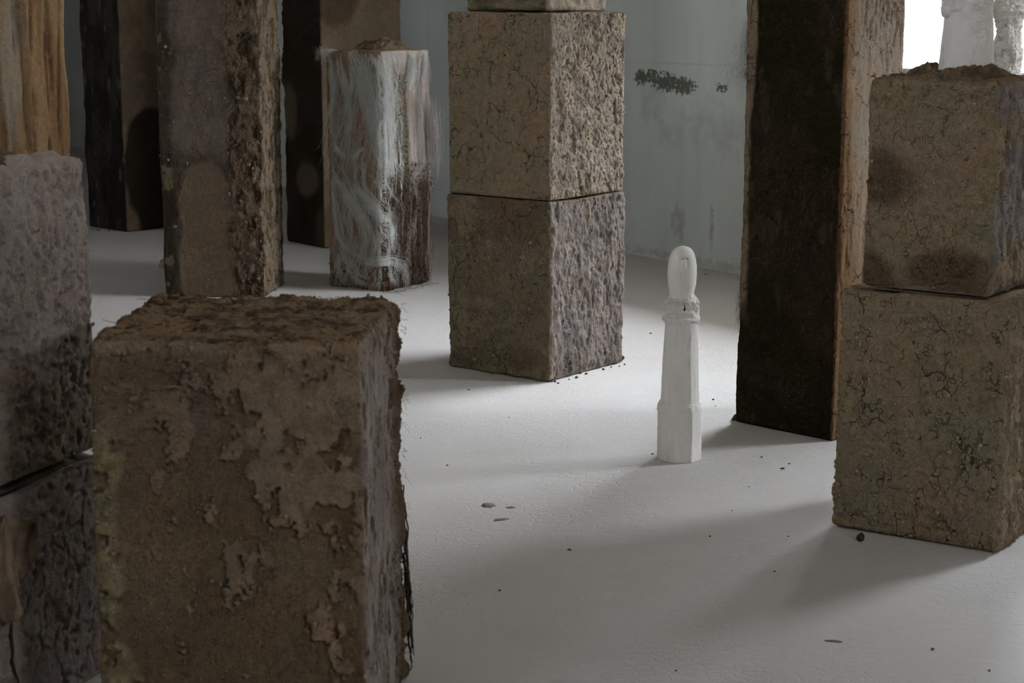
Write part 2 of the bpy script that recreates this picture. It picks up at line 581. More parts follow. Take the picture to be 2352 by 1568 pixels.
def tubes(paths, rad, taper=True, sides=3):
    """paths (M,K,3) -> verts, quads"""
    paths = np.asarray(paths, float)
    M, K, _ = paths.shape
    T = np.gradient(paths, axis=1)
    T /= np.linalg.norm(T, axis=2, keepdims=True) + 1e-9
    up = np.where(np.abs(T[..., 2:3]) > 0.9, np.array([1.0, 0.3, 0]), np.array([0.0, 0, 1.0]))
    A = np.cross(T, up); A /= np.linalg.norm(A, axis=2, keepdims=True) + 1e-9
    B = np.cross(T, A)
    rad = np.broadcast_to(np.asarray(rad, float).reshape(-1, 1), (M, K)).copy()
    if taper:
        rad *= np.linspace(1, 0.45, K)[None]
    ang = np.arange(sides) * 2 * np.pi / sides
    V = paths[:, :, None] + rad[..., None, None] * (A[:, :, None] * np.cos(ang)[None, None, :, None] + B[:, :, None] * np.sin(ang)[None, None, :, None])
    V = V.reshape(-1, 3)
    m, k, s = np.meshgrid(np.arange(M), np.arange(K - 1), np.arange(sides), indexing='ij')
    s2 = (s + 1) % sides
    b = (m * K + k) * sides
    Q = np.stack([b + s, b + s2, b + sides + s2, b + sides + s], -1).reshape(-1, 4)
    return V, Q


def strands(name, paths, rad, mat, parent=None, kind=None, sides=3):
    V, Q = tubes(paths, rad, sides=sides)
    o = mesh_from(name, V, Q, mat, parent)
    if kind: o['kind'] = kind
    return o


def wig(p0, p1, amp, K=12, sag=0.0, g=rng):
    t = np.linspace(0, 1, K)[:, None]
    p = np.asarray(p0) * (1 - t) + np.asarray(p1) * t
    w = np.cumsum(g.normal(size=(K, 3)), axis=0); w -= w[0] * (1 - t) + w[-1] * t
    return p + w * amp * .35 + np.array([0, 0, -sag]) * (4 * t * (1 - t))


def resample(pts, K):
    pts = np.asarray(pts, float)
    d = np.r_[0, np.cumsum(np.linalg.norm(np.diff(pts, axis=0), axis=1))]
    t = np.linspace(0, d[-1], K)
    r = np.stack([np.interp(t, d, pts[:, i]) for i in range(pts.shape[1])], -1)
    for _ in range(2):
        r[1:-1] = (r[:-2] + 2 * r[1:-1] + r[2:]) / 4
    return r


# ------------------------------------------------------------------ the room
M_FLOOR = floor_material()
M_WALL = wall_material('grey_green_plaster', (0.74, 0.80, 0.785))
M_GROUND = plain('outside_ground', (0.62, 0.61, 0.58), 0.95, .1, 3, .01)
M_WALL2 = wall_material('pale_plaster', (0.82, 0.77, 0.69), False)


def room_box(name, s0, s1, n0, n1, z0, z1, mat):
    """a slab in wall coordinates; object frame: x along the wall, -y into the room"""
    o = box_mesh(name, s0, s1, -n1, -n0, z0, z1, mat)
    o.location = (WP[0], WP[1], 0)
    o.rotation_euler = (0, 0, WALL_ROT)
    # local +y must be the outward normal
    tag(o, kind='structure')
    return o


# floor and ceiling slabs
room_box('floor', S0 - .4, S1 + .4, -.4, DEPTH + .4, -0.2, 0.0, M_FLOOR)
room_box('ceiling', S0 - .4, S1 + .4, -.4, DEPTH + .4, CEIL, CEIL + 0.2, M_WALL2)
# the two long walls, each one mesh with its openings left out
def long_wall(name, y0, y1, openings, mat, s0, s1):
    edges = [s0]
    for a, b, _, _ in openings: edges += [a, b]
    edges.append(s1)
    bm = bmesh.new()

    def slab(p0, p1, z0, z1):
        r_ = bmesh.ops.create_cube(bm, size=1)
        for v in r_['verts']:
            v.co = Vector((p0 if v.co.x < 0 else p1, y0 if v.co.y < 0 else y1, z0 if v.co.z < 0 else z1))
    for i in range(0, len(edges), 2):
        slab(edges[i], edges[i + 1], 0, CEIL)
    for a, b, z0, z1 in openings:
        slab(a, b, 0, z0); slab(a, b, z1, CEIL)
    me = bpy.data.meshes.new(name); bm.to_mesh(me); bm.free(); me.materials.append(mat)
    o = bpy.data.objects.new(name, me); C.objects.link(o)
    o.location = (WP[0], WP[1], 0); o.rotation_euler = (0, 0, WALL_ROT); tag(o, kind='structure')


long_wall('wall_back', 0, THICK, WINDOWS, M_WALL, S0, S1)
long_wall('wall_front', -DEPTH - .3, -DEPTH, FILL_OPENINGS, M_WALL2, S0 - .3, S1 + .3)
room_box('eave', S0 - .4, S1 + .4, -THICK - BLOCKER_DEPTH, -THICK, 2.24, 2.40, M_WALL2)      # unseen slab added outside the window wall to block high sky light
room_box('ground', S0 - 60, S1 + 60, -90, -THICK - .02, -.35, -.25, M_GROUND)  # unseen yard, added to shape the light from below and bounce it in
room_box('wall_outside', S0 - 20, S1 + 20, -7.3, -7.0, -.25, 3.9, M_GROUND)      # unseen wall added across the yard to block low sky light
room_box('wall_left', S0 - .3, S0, 0, DEPTH, 0, CEIL, M_WALL2)
a, b, z0, z1 = SIDE_FILL_OPENING
bm = bmesh.new()
for n0, n1, q0, q1 in ((0, a, 0, CEIL), (b, DEPTH, 0, CEIL), (a, b, 0, z0), (a, b, z1, CEIL)):
    r_ = bmesh.ops.create_cube(bm, size=1)
    for v in r_['verts']:
        v.co = Vector((S1 if v.co.x < 0 else S1 + .3, -n1 if v.co.y < 0 else -n0, q0 if v.co.z < 0 else q1))
me = bpy.data.meshes.new('wall_right'); bm.to_mesh(me); bm.free(); me.materials.append(M_WALL2)
o = bpy.data.objects.new('wall_right', me); C.objects.link(o)
o.location = (WP[0], WP[1], 0); o.rotation_euler = (0, 0, WALL_ROT); tag(o, kind='structure')
for i, (a, b, z0, z1, ys) in enumerate([(*w_, 0.0) for w_ in WINDOWS] + [(*w_, -DEPTH - .3) for w_ in FILL_OPENINGS]):  # back wall windows first, then the openings added for fill light
    w = bpy.data.objects.new('window_%d' % (i + 1), None); C.objects.link(w)
    w.location = (WP[0], WP[1], 0); w.rotation_euler = (0, 0, WALL_ROT); tag(w, kind='structure')
    box_mesh('window_sill', a - .02, b + .02, ys - 0.02, ys + THICK, z0, z0 + .03, M_FRAME, w, .006)
    for (x0, x1, q0, q1, nm) in ((a, a + .04, z0 + .03, z1, 'frame_jamb'), (b - .04, b, z0 + .03, z1, 'frame_jamb'), (a + .04, b - .04, z1 - .04, z1, 'frame_head')):
        box_mesh(nm, x0, x1, ys + .2, ys + .26, q0, q1, M_FRAME, w, .004)

# ------------------------------------------------------------------ styles of the clay surfaces
BROWN = np.array([0.198, 0.148, 0.099]); OLIVE = np.array([0.178, 0.147, 0.098]); BEIGE = np.array([0.250, 0.212, 0.170])
PURPLE = np.array([0.193, 0.164, 0.146]); TAN = np.array([0.285, 0.215, 0.150]); DARKB = np.array([0.028, 0.020, 0.012])
BLACKB = np.array([0.020, 0.017, 0.014]); PINK = np.array([0.255, 0.215, 0.195]); REDB = np.array([0.120, 0.078, 0.048])
SOIL = np.array([0.140, 0.100, 0.064]); LICHEN = np.array([0.220, 0.188, 0.115])


def cracks(P, scale, seed, width=0.07, warp=0.35):
    q = P * scale
    w = np.stack([sn(P, np.asarray(scale) * 0.9, seed + k, 3) for k in range(3)], -1) * warp
    _, e = cells(q + w, 1.0, seed)
    keep = S(0.4, 0.56, fbm(P, np.asarray(scale) * 0.35, seed + 9, 3))
    return (1 - S(0.0, width, e)) * keep


def pits(P, scale, seed, lo=0.60, hi=0.72):
    return S(lo, hi, fbm(P, scale, seed, 3))


def blotch(a, b, ca, cb, ra, rb, nz, amp=0.35, soft=0.12):
    """soft-edged patch in face coordinates with an uneven outline"""
    r = np.sqrt(((a - ca) / ra) ** 2 + ((b - cb) / rb) ** 2)
    return 1 - S(1 - soft, 1 + soft, r + nz * amp)


def st_centre_upper(c):
    P = c.P
    d = sn(P, 4, 1, 3) * .006 + sn(P, 30, 2, 3) * .0012
    k = cracks(P, (17, 17, 11), 3)
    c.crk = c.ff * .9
    k2 = cracks(P, 34, 5, 0.10)
    d -= c.ff * (k * .005 + k2 * .0018)
    lump = sn(P, (78, 78, 60), 7, 4, .7) + .5 * sn(P, 14, 11, 3)
    hole = pits(P, (95, 95, 66), 8)
    big = pits(P, (22, 22, 16), 10, .64, .72)
    d += c.fr * (lump * .0065 - hole * .006 - big * .009)
    d += c.ft * sn(P, 20, 9, 3) * .006
    col = mix(BROWN * 1.03, OLIVE, S(.4, .6, fbm(P, 5, 4, 3)))
    col = mix(col, mix(BEIGE, BEIGE * .82, S(.4, .62, fbm(P, 9, 6, 3))), c.fr)
    col = mix(col, BROWN * .55, c.fr * S(.62, .74, fbm(P, (14, 14, 10), 18, 3)) * .8)
    return d, col


def st_centre_lower(c):
    P = c.P
    d = sn(P, 4, 21, 3) * .008 + sn(P, 40, 22, 4) * .002
    k = cracks(P, (14, 14, 10), 23)
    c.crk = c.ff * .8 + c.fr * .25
    g = S(.52, .68, fbm(P, 60, 24, 2))
    d += c.ff * (-k * .004 + g * .003)
    drip = sn(P, (46, 46, 27), 27, 5, .66) + .5 * sn(P, (16, 16, 7), 31, 3)
    d += c.fr * (drip * .0095 - pits(P, (50, 50, 22), 28) * .006)
    d += (1 - S(.0, .10, c.z)) * (sn(P, 16, 29, 3) * .012 + .004)
    col = mix(OLIVE * .80, BROWN * .62, S(.42, .60, fbm(P, 4.5, 25, 4)))
    col = mix(col, OLIVE * 1.12, c.ff * S(.60, .70, fbm(P, 9, 26, 3)) * .6)
    col = mix(col, mix(PURPLE, PURPLE * .72, S(.4, .62, fbm(P, (18, 18, 7), 30, 3))), c.fr)
    return d, col


def st_cap(c):
    P = c.P
    d = sn(P, 9, 41, 4) * .016 + sn(P, 40, 42, 4) * .005
    d += (1 - S(0, .05, c.z)) * sn(P, (8, 8, 40), 44, 3) * .010
    col = mix(OLIVE * .62, OLIVE * .95, S(.4, .62, fbm(P, 10, 43, 3)))
    col = mix(col, BEIGE * .95, c.fr)
    return d, col


def st_right_lower(c):
    P = c.P
    d = sn(P, 4, 61, 3) * .009 + sn(P, 45, 62, 4) * .0025
    k = cracks(P, 12, 63, .06)
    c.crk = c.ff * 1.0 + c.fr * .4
    g = S(.50, .64, fbm(P, 42, 64, 3)) * S(.42, .58, fbm(P, 7, 65, 3))
    d += g * .0075 - k * .004 * c.side
    d += c.fr * (sn(P, (26, 26, 12), 66, 4) * .009 - pits(P, (26, 26, 12), 67) * .010)
    d += c.ft * sn(P, 24, 68, 4) * .010
    col = mix(OLIVE * 1.15, BROWN * 1.16, S(.38, .62, fbm(P, 5, 69, 4)))
    col = mix(col, LICHEN * .95, S(.63, .72, fbm(P, 11, 70, 3)) * .5)
    col = mix(col, TAN * .8, c.fr * .65)
    return d, col


def st_right_upper(c):
    P = c.P
    d = sn(P, 4, 81, 3) * .009 + sn(P, 24, 82, 4) * .004 + sn(P, 70, 88, 3) * .0012
    k = cracks(P, 13, 83, .06)
    c.crk = c.ff * .7
    d -= c.ff * k * .003
    d += c.fr * (sn(P, (30, 30, 12), 84, 4) * .011 - pits(P, (26, 26, 14), 85) * .012)
    top = S(.44, .56, c.z)
    d += top * c.side * sn(P, 26, 86, 4) * .009
    col = mix(BROWN * 1.08, OLIVE * 1.05, S(.4, .6, fbm(P, 5, 87, 4)))
    n = sn(P, 12, 89, 4)
    dk = np.maximum(blotch(c.u, c.z, -.12, .29, .085, .075, n, .25, .35),
                    np.maximum(blotch(c.u, c.z, .07, .055, .13, .06, n, .3, .35), blotch(c.u, c.z, -.15, .03, .07, .07, n, .3, .3)))
    col = mix(col, REDB * .55, c.ff * dk * .75)
    col = mix(col, mix(PURPLE * .95, BROWN, S(.5, .6, fbm(P, 6, 90, 3))), c.fr)
    corner = S(.5, .9, c.N[:, 0] * -c.N[:, 1] * 2) + .6 * S(c.wx / 2 - .05, c.wx / 2 - .01, c.u) * c.ff
    col = mix(col, LICHEN * .9, np.clip(corner, 0, 1) * .5)
    col = mix(col, SOIL, c.ft)
    return d, col


def st_tall_dark(c):
    P = c.P
    d = sn(P, 3, 101, 3) * .006 + sn(P, (50, 50, 14), 102, 4) * .0025
    k = cracks(P, (19, 19, 9), 103, .10)
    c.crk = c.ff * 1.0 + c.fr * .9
    kf = cracks(P, (34, 34, 5), 105, .12)
    d -= c.ff * k * .006 + c.fr * kf * .006
    n = sn(P, (16, 16, 7), 104, 4)
    col = mix(DARKB, DARKB * .62 + np.array([0, .003, 0]), S(.4, .6, fbm(P, 4, 106, 3)))
    # tan margin down the far edge of the dark face
    left = 1 - S(.0, .018, (c.u + c.wx / 2) - .018 - .016 * n - .02 * S(1.0, 1.4, c.z))
    left = left * (1 - S(.0, .12, np.abs(c.z - .98) - .52 + .05 * n))
    col = mix(col, TAN * .62, c.ff * left)
    # lit side: pale dry clay, rust coloured stain towards the dark face and the foot
    pale = mix(np.array([.300, .245, .195]), np.array([.255, .195, .142]), S(.4, .65, fbm(P, (7, 7, 2.5), 107, 3)))
    st = np.clip(S(-.02, .07, -(c.v + c.wy / 2) + .085 + .06 * n) + (1 - S(.45, .85, c.z + .10 * n)) * .8, 0, 1)
    pale = mix(pale, np.array([.150, .085, .042]), st * .8)
    col = mix(col, pale, c.fr)
    edge = np.clip(c.N[:, 0], 0, 1) * np.clip(-c.N[:, 1], 0, 1) * 2
    col = mix(col, np.array([.13, .075, .038]), S(.3, .8, edge) * .8)
    sp = S(.66, .72, fbm(P, (24, 24, 9), 108, 3))
    col = mix(col, TAN * .3, c.ff * sp * .25)
    return d, col


def st_hairy(c):
    P = c.P
    t = np.where(c.ff > c.fr, c.u - c.wx / 2, c.v + c.wy / 2)
    d = sn(P, 5, 121, 3) * .006
    bark = sn(P, (40, 40, 7), 122, 5, .62)
    n = sn(P, 9, 124, 4)
    dark = c.fr * np.clip(1 - S(.50, .62, c.z + .10 * n), 0, 1)
    soilm = c.fr * blotch(c.v, c.z, -c.wy / 2 + .15, .80, .075, .27, n, .3, .2)
    # a band of bark-brown that wraps round the near corner low down
    dark = np.maximum(dark, c.ff * S(c.wx / 2 - .05, c.wx / 2 - .0, c.u + .02 * n) * (1 - S(.5, .58, c.z)))
    big = sn(P, (15, 15, 3.2), 129, 3)
    d += c.fr * (bark * (.008 + .006 * dark) + big * (.010 + .010 * dark)) + c.ff * sn(P, (30, 30, 5), 123, 3) * .002
    d += soilm * sn(P, 60, 125, 3) * .008
    col = mix(np.array([.205, .150, .105]), np.array([.160, .105, .068]), S(.4, .62, fbm(P, (9, 9, 3), 126, 3)))
    col = mix(col, mix(PINK * 1.15, PINK * .7, S(.4, .62, fbm(P, (25, 25, 5), 127, 3))), c.fr)
    col = mix(col, mix(REDB * .38, PINK * .62, S(.54, .70, fbm(P, (22, 22, 5), 128, 3))), dark)
    col = mix(col, np.array([.105, .09, .062]), soilm)
    col = mix(col, np.array([.4, .37, .34]), c.fr * S(1.08, 1.16, c.z + .04 * n) * .6)
    return d, col


def st_pillar_d(c):
    P = c.P
    d = sn(P, 4, 141, 3) * .008 + sn(P, 28, 142, 4) * .003
    edge = np.clip(-c.N[:, 0], 0, 1) * np.clip(-c.N[:, 1], 0, 1) * 2
    d += S(.2, .8, edge) * sn(P, 14, 143, 4) * .020 * S(.8, 1.0, c.z)
    n = sn(P, 7, 144, 4)
    col = mix(BLACKB * 1.1, DARKB * .75, S(.42, .62, fbm(P, 5, 145, 4)))
    col = mix(col, BROWN * .42, c.ff * blotch(c.u, c.z, .04, .38, .11, .10, n, .25, .3) * .8)
    col = mix(col, BROWN * .5, c.ff * blotch(c.u, c.z, -.16, .78, .08, .16, n, .4, .4) * .6)
    col = mix(col, LICHEN * .3, c.ff * blotch(c.u, c.z, .2, .12, .1, .14, n, .4, .4) * .6)
    br = mix(BROWN * .78, BROWN * .95, S(.4, .6, fbm(P, 8, 146, 3)))
    arch = blotch(c.v, c.z, -c.wy / 2 + .10, 1.52, .17, .27, n, .2, .15)
    br = mix(br, REDB * .5, arch * .8)
    col = mix(col, br, c.fr)
    return d, col


def st_pillar_c(c):
    P = c.P
    u = c.u
    n = sn(P, 8, 161, 4)
    right = S(.055, .12, u + .03 * n) * c.ff + c.fr * .9
    leftd = (1 - S(-.20, -.15, u + .03 * n)) * c.ff
    d = sn(P, 4, 162, 3) * .008 + sn(P, (45, 45, 20), 163, 3) * .0015
    rough = sn(P, (40, 40, 24), 164, 5, .65)
    arch = c.ff * np.maximum(blotch(u, c.z, -.03, .42, .125, .24, n, .18, .10), blotch(u, c.z, -.03, .15, .14, .3, n, .15, .1))
    low = S(.02, .12, .75 - c.z + .1 * n) * c.ff
    d += right * rough * .016 + (low * (1 - arch)) * rough * .006 - arch * .006
    col = mix(np.array([.120, .096, .076]), np.array([.094, .077, .061]), S(.4, .6, fbm(P, (12, 12, 5), 165, 3)))
    col = mix(col, np.array([.055, .042, .030]), low * (1 - arch) * .75)
    col = mix(col, BROWN * .66, arch * .8)
    col = mix(col, mix(TAN * .42, DARKB * 1.5, S(.44, .60, fbm(P, (34, 34, 16), 166, 4))), np.clip(right, 0, 1))
    col = mix(col, DARKB * .8, leftd * .7)
    col = mix(col, LICHEN * .5, leftd * S(.6, .68, fbm(P, 18, 167, 3)))
    return d, col


def st_pillar_b(c):
    P = c.P
    d = sn(P, 4, 181, 3) * .008 + c.ff * sn(P, (34, 34, 8), 182, 4) * .006 + sn(P, 34, 183, 3) * .0015
    n = sn(P, 7, 184, 4)
    col = mix(BLACKB, BLACKB * 1.7, S(.45, .62, fbm(P, (14, 14, 5), 185, 4)))
    col = mix(col, np.array([.10, .09, .07]), c.ff * S(.68, .74, fbm(P, (26, 26, 9), 186, 3)) * .6)
    br = mix(BROWN * .50, BROWN * .66, S(.4, .6, fbm(P, 9, 187, 3)))
    stain = np.maximum(blotch(c.v, c.z, -.02, .40, .20, .37, n, .12, .08), blotch(c.v, c.z, .02, .2, .22, .45, n, .12, .08))
    foot = blotch(c.v, c.z, -.22, .02, .10, .16, n, .2, .2)
    br = mix(br, DARKB * .55, stain * (1 - foot) * .95)
    col = mix(col, br, c.fr)
    return d, col


def st_pillar_a(c):
    P = c.P
    grain = sn(P, (30, 30, 3.2), 201, 5, .6)
    crackv = S(.62, .68, fbm(P, (40, 40, 2.6), 202, 4))
    d = sn(P, 4, 203, 3) * .006 + c.side * (grain * .005 - crackv * .007)
    knot = blotch(c.v, c.z, .03, .98, .018, .10, sn(P, 20, 204, 3), .4, .3)
    d -= c.fr * knot * .008
    col = mix(np.array([.262, .175, .098]), np.array([.165, .100, .053]), S(.42, .62, fbm(P, (16, 16, 2.4), 205, 4)))
    col = mix(col, np.array([.05, .033, .02]), crackv * .55)
    col = mix(col, np.array([.34, .30, .25]), c.fr * blotch(c.v, c.z, -.02, 1.18, .05, .25, sn(P, (20, 20, 5), 206, 4), .6, .5) * .6)
    return d, col


def st_left_upper(c):
    P = c.P
    pit = pits(P, (80, 80, 62), 221, .55, .65)
    d = sn(P, 5, 222, 3) * .009 + sn(P, 55, 223, 4) * .003 - c.side * pit * .008 - c.side * pits(P, (42, 42, 34), 228, .62, .70) * .008
    d += c.ft * sn(P, 30, 224, 4) * .010
    col = mix(PINK * 1.65, PINK * 1.3, S(.4, .62, fbm(P, 7, 225, 4)))
    col = mix(col, OLIVE * 1.15, (1 - S(.05, .25, c.z + .08 * sn(P, 7, 226, 3))) * .6)
    col = mix(col, PURPLE * 1.15, blotch(c.v, c.z, -.1, .36, .2, .14, sn(P, 7, 227, 3), .4, .4) * .6)
    return d, col


def st_left_lower(c):
    P = c.P
    pit = pits(P, (58, 58, 58), 241, .61, .70)
    d = sn(P, 5, 242, 3) * .008 + sn(P, 50, 243, 4) * .002 - c.side * pit * .006 - cracks(P, 9, 244, .05) * .004
    col = mix(PURPLE * 2.0, PURPLE * 1.65, S(.4, .62, fbm(P, 7, 245, 4)))
    return d, col


def st_front(c):
    P = c.P
    n = sn(P, 9, 261, 4)
    u, z = c.u, c.z
    d = sn(P, 4, 262, 3) * .006 + sn(P, (30, 30, 30), 263, 3) * .0012
    # flaking tan crust: upper band and the right half
    web = fbm(P, (20, 20, 15), 264, 6, .64)
    zone = np.clip(S(-.12, .14, u + .25 * n * .3) * .115 + S(.62, .80, z + .03 * n) * .08 - .02
                   - blotch(u, z, -.05, .28, .2, .4, n, .2, .4) * .05, -.1, .15)
    crust = c.ff * S(.545, .570, web + zone) * S(-.20, -.10, u + .05 * n)
    yel = c.ff * (1 - S(.012, .03, (u + c.wx / 2) - .030 - .03 * n - .045 * (1 - S(.02, .3, z))))
    yel = yel * (1 - S(.60, .70, z + .05 * n)) * S(.40, .47, fbm(P, 34, 278, 4))
    d += crust * (.007 + .004 * sn(P, 40, 265, 3)) + yel * (.008 + .006 * sn(P, 50, 266, 3))
    pit = pits(P, (60, 60, 24), 267, .57, .65)
    d += c.fr * (sn(P, (40, 40, 12), 268, 4) * .005 - pit * .009)
    # right rear edge: stringy lumpy crust
    rear = S(.10, .22, c.v + .03 * n) * c.fr
    d += rear * (sn(P, (34, 34, 22), 269, 5, .68) * .017 + .008)
    # top: fibrous crumbly soil
    tp = sn(P, (26, 40, 26), 270, 5, .62); hole = pits(P, (26, 44, 26), 271, .58, .68)
    d += c.ft * (tp * .012 - hole * .012)
    rim = S(.72, .80, z) * c.side
    d += rim * sn(P, 30, 272, 4) * .008
    col = mix(np.array([.185, .136, .087]), np.array([.150, .110, .070]), S(.4, .62, fbm(P, (5, 5, 4), 273, 4)))
    col = mix(col, np.array([.145, .118, .100]), blotch(u, z, -.15, .66, .12, .12, n, .3, .3) * .5)
    col = mix(col, mix(TAN * .95, TAN * .76, S(.4, .6, fbm(P, 30, 277, 3))), crust)
    rust = S(.15, .24, u + .03 * n) * c.ff * S(.44, .6, fbm(P, (14, 14, 4), 274, 3))
    col = mix(col, np.array([.095, .055, .028]), rust * (1 - crust) * .7)
    col = mix(col, mix(LICHEN * 1.35, LICHEN * .9, S(.42, .6, fbm(P, 40, 279, 3))), yel)
    col = mix(col, mix(mix(PURPLE * 1.6, PURPLE * 1.15, S(.4, .62, fbm(P, (14, 14, 6), 275, 3))), SOIL * .6, S(.60, .68, fbm(P, (50, 50, 20), 280, 3)) * .8), c.fr)
    col = mix(col, SOIL * .9, rear)
    col = mix(col, mix(SOIL * 1.35, SOIL * .55, S(.46, .60, fbm(P, (26, 44, 26), 276, 5, .6))), np.clip(c.ft + rim * .5, 0, 1))
    lip = S(.775, .80, z + .012 * n) * (c.ff + c.ft * S(-.26, -.235, -c.v - .5 * 0 - .47)) * (1 - S(-.06, .05, u + .06 * n))
    col = mix(col, TAN * .85, np.clip(lip, 0, 1) * c.ff * .9)
    return d, col


# ------------------------------------------------------------------ the blocks and pillars
def lean(sx=0.0, sy=0.0, tx=0.0, ty=0.0):
    """tx, ty: how much wider (as a fraction) the foot is than the top; sx, sy: drift of the top in metres"""
    def f(Q, h):
        k = Q[:, 2] / h
        Q[:, 0] = Q[:, 0] * (1 + tx * (0.5 - k)) + sx * k
        Q[:, 1] = Q[:, 1] * (1 + ty * (0.5 - k)) + sy * k
        return Q
    return f


R = math.radians
# centre stack
r = empty('mud_block', (0.096, 6.931, 0), R(-37.6), 'dark grey-brown mud block on the floor at the foot of the three-block stack', 'mud block')
_, c = block(r, .495, .495, .681, .0042, st_centre_lower, .014, flat_top=True)
stones_on(r, c, c.ff * (c.z > .02), 14, .004, .009)
grit_on(r, c, c.ff * (1 + (c.z < .35)) + .4 * c.fr, 700, .0015, .0055, 1.15)
stones_on(r, c, c.fr * (c.z < .06), 8, .006, .014, CLODS, 'clod')
r = empty('mud_block', (0.096, 6.931, 0.684), R(-37.6), 'brown mud block with finely cracked face, middle of the three-block stack', 'mud block')
_, c = block(r, .488, .488, .688, .0036, st_centre_upper, .010, lean(0, 0, -.015, 0), flat_top=True)
stones_on(r, c, c.fr, 10, .004, .009, CLODS, 'clod')
grit_on(r, c, c.fr, 500, .0015, .005, 1.0)
r = empty('mud_block', (0.095, 6.95, 1.3735), R(-37.6), 'smaller rough mud block on top of the three-block stack', 'mud block')
_, c = block(r, .385, .40, .60, .0055, st_cap, .018)

# right stack
r = empty('mud_block', (1.194, 4.760, 0), R(-33.4), 'olive-brown mud block full of pebbles, carrying the block with the plaster figure', 'mud block')
_, c = block(r, .465, .47, .660, .0036, st_right_lower, .022, flat_top=True)
stones_on(r, c, c.ff * (c.z > .02), 46, .004, .010, STONES)
grit_on(r, c, c.ff * (fbm(c.P, 6, 71, 3) - .36).clip(.02) + .15 * c.fr, 1500, .0015, .0065, 1.2)
stones_on(r, c, c.fr, 10, .005, .012, CLODS, 'clod')
RL, RLc = r, c
r = empty('mud_block', (1.172, 4.712, 0.668), R(-35.6), 'brown mud block with damp patches, under the smooth white plaster figure', 'mud block')
_, c = block(r, .345, .36, .545, .0034, st_right_upper, .018, lean(0, 0, .03, .0))
stones_on(r, c, c.ff, 6, .003, .006, STONES)
grit_on(r, c, c.ff * (.4 + 2 * (c.z > .46) + (c.z < .1)) + .6 * c.fr, 900, .0015, .006, 1.1)
stones_on(r, c, c.ft * (np.hypot(c.u, c.v) > .09), 22, .008, .017, CLODS, 'clod')
RU, RUc = r, c

# tall dark pillar
r = empty('mud_pillar', (1.016, 5.911, 0), R(-45), 'tall dark brown mud pillar with one pale tan side', 'mud pillar')
_, c = block(r, .395, .325, 2.15, .0052, st_tall_dark, .010, lean(.01, 0, .03, .0))
TD, TDc = r, c

# hairy pillar
r = empty('mud_pillar', (-0.669, 9.0, 0), R(-33), 'waist-high brown pillar draped in white hair-like fibres', 'mud pillar')
_, c = block(r, .345, .395, 1.178, .0044, st_hairy, .012)
HY, HYc = r, c
grit_on(r, c, c.fr * (c.z < .62), 1300, .002, .010, 1.0)
grit_on(r, c, c.fr * (np.abs(c.v + .05) < .06) * (np.abs(c.z - .8) < .26), 700, .002, .008, 1.0, (.115, .098, .066))
grit_on(r, c, c.ff * (c.z < .12) + c.fr * (np.abs(c.z - .56) < .06), 500, .002, .008, .9, (.06, .045, .03))

# pillars at the back
r = empty('mud_pillar', (-1.006, 10.676, 0), R(-51), 'black and brown pillar behind the fibre-draped pillar', 'mud pillar')
_, c = block(r, .42, .56, 2.15, .0075, st_pillar_d, .014)
r = empty('mud_pillar', (-1.425, 8.79, 0), R(-5), 'grey-brown pillar with crumbling crusted edge and arched tan patch', 'mud pillar')
_, c = block(r, .50, .44, 2.15, .0052, st_pillar_c, .016, lean(0, 0, -.02, 0))
stones_on(r, c, c.ff * (c.z < 1.4) * (1 + 3 * (c.u > .06)), 14, .006, .011)
grit_on(r, c, c.ff * (c.z < 1.45) * (.3 + 3 * (c.u > .06) + (c.u < -.17)) + c.fr * (c.z < 1.45), 900, .002, .009, 1.2)
PC, PCc = r, c
r = empty('mud_pillar', (-2.414, 11.404, 0), R(-44), 'near-black pillar with arched dark stain on its brown side', 'mud pillar')
_, c = block(r, .43, .43, 2.2, .008, st_pillar_b, .012)
r = empty('mud_pillar', (-1.94, 6.52, 0), R(-35), 'tan pillar with wood-like vertical grain behind the pitted block', 'mud pillar')
_, c = block(r, .46, .46, 2.1, .0062, st_pillar_a, .012)

# left stack: its visible side runs away from the camera
r = empty('mud_block', (-1.172, 3.505, 0), R(-20), 'grey-purple mud block supporting the pitted pinkish block', 'mud block')
_, c = block(r, .50, .50, .47, .0042, st_left_lower, .016, flat_top=True)
LL, LLc = r, c
r = empty('mud_block', (-1.180, 3.505, .482), R(-20), 'pitted pinkish-grey mud block stacked on a purple-grey block', 'mud block')
_, c = block(r, .49, .49, .615, .0038, st_left_upper, .022)
LU, LUc = r, c
grit_on(r, c, c.fr + .5 * c.ft, 600, .0012, .0045, 1.05)

# front pillar
r = empty('mud_pillar', (-0.500, 3.365, 0), R(-3), 'short thick pillar with flaking tan crust and crumbly brown soil top', 'mud pillar')
_, c = block(r, .505, .50, .815, .0028, st_front, .026, lean(0, 0, .03, .06))
stones_on(r, c, c.ff * ((np.abs(c.z - .72) < .05) & (np.abs(c.u + .08) < .10)), 12, .004, .009)
stones_on(r, c, c.ff * ((np.abs(c.z - .355) < .02) & (np.abs(c.u + .03) < .06)), 6, .004, .008)
stones_on(r, c, c.ff * (c.u < -.19), 14, .004, .008)
stones_on(r, c, c.ff * (c.z < .5), 12, .003, .006)
grit_on(r, c, c.ff * (.3 + (c.u < -.2) + 1.5 * (c.z > .7)) + 2 * c.fr * (c.v > .12) + .6 * c.ft, 1500, .0012, .0055, 1.15)
FP, FPc = r, c

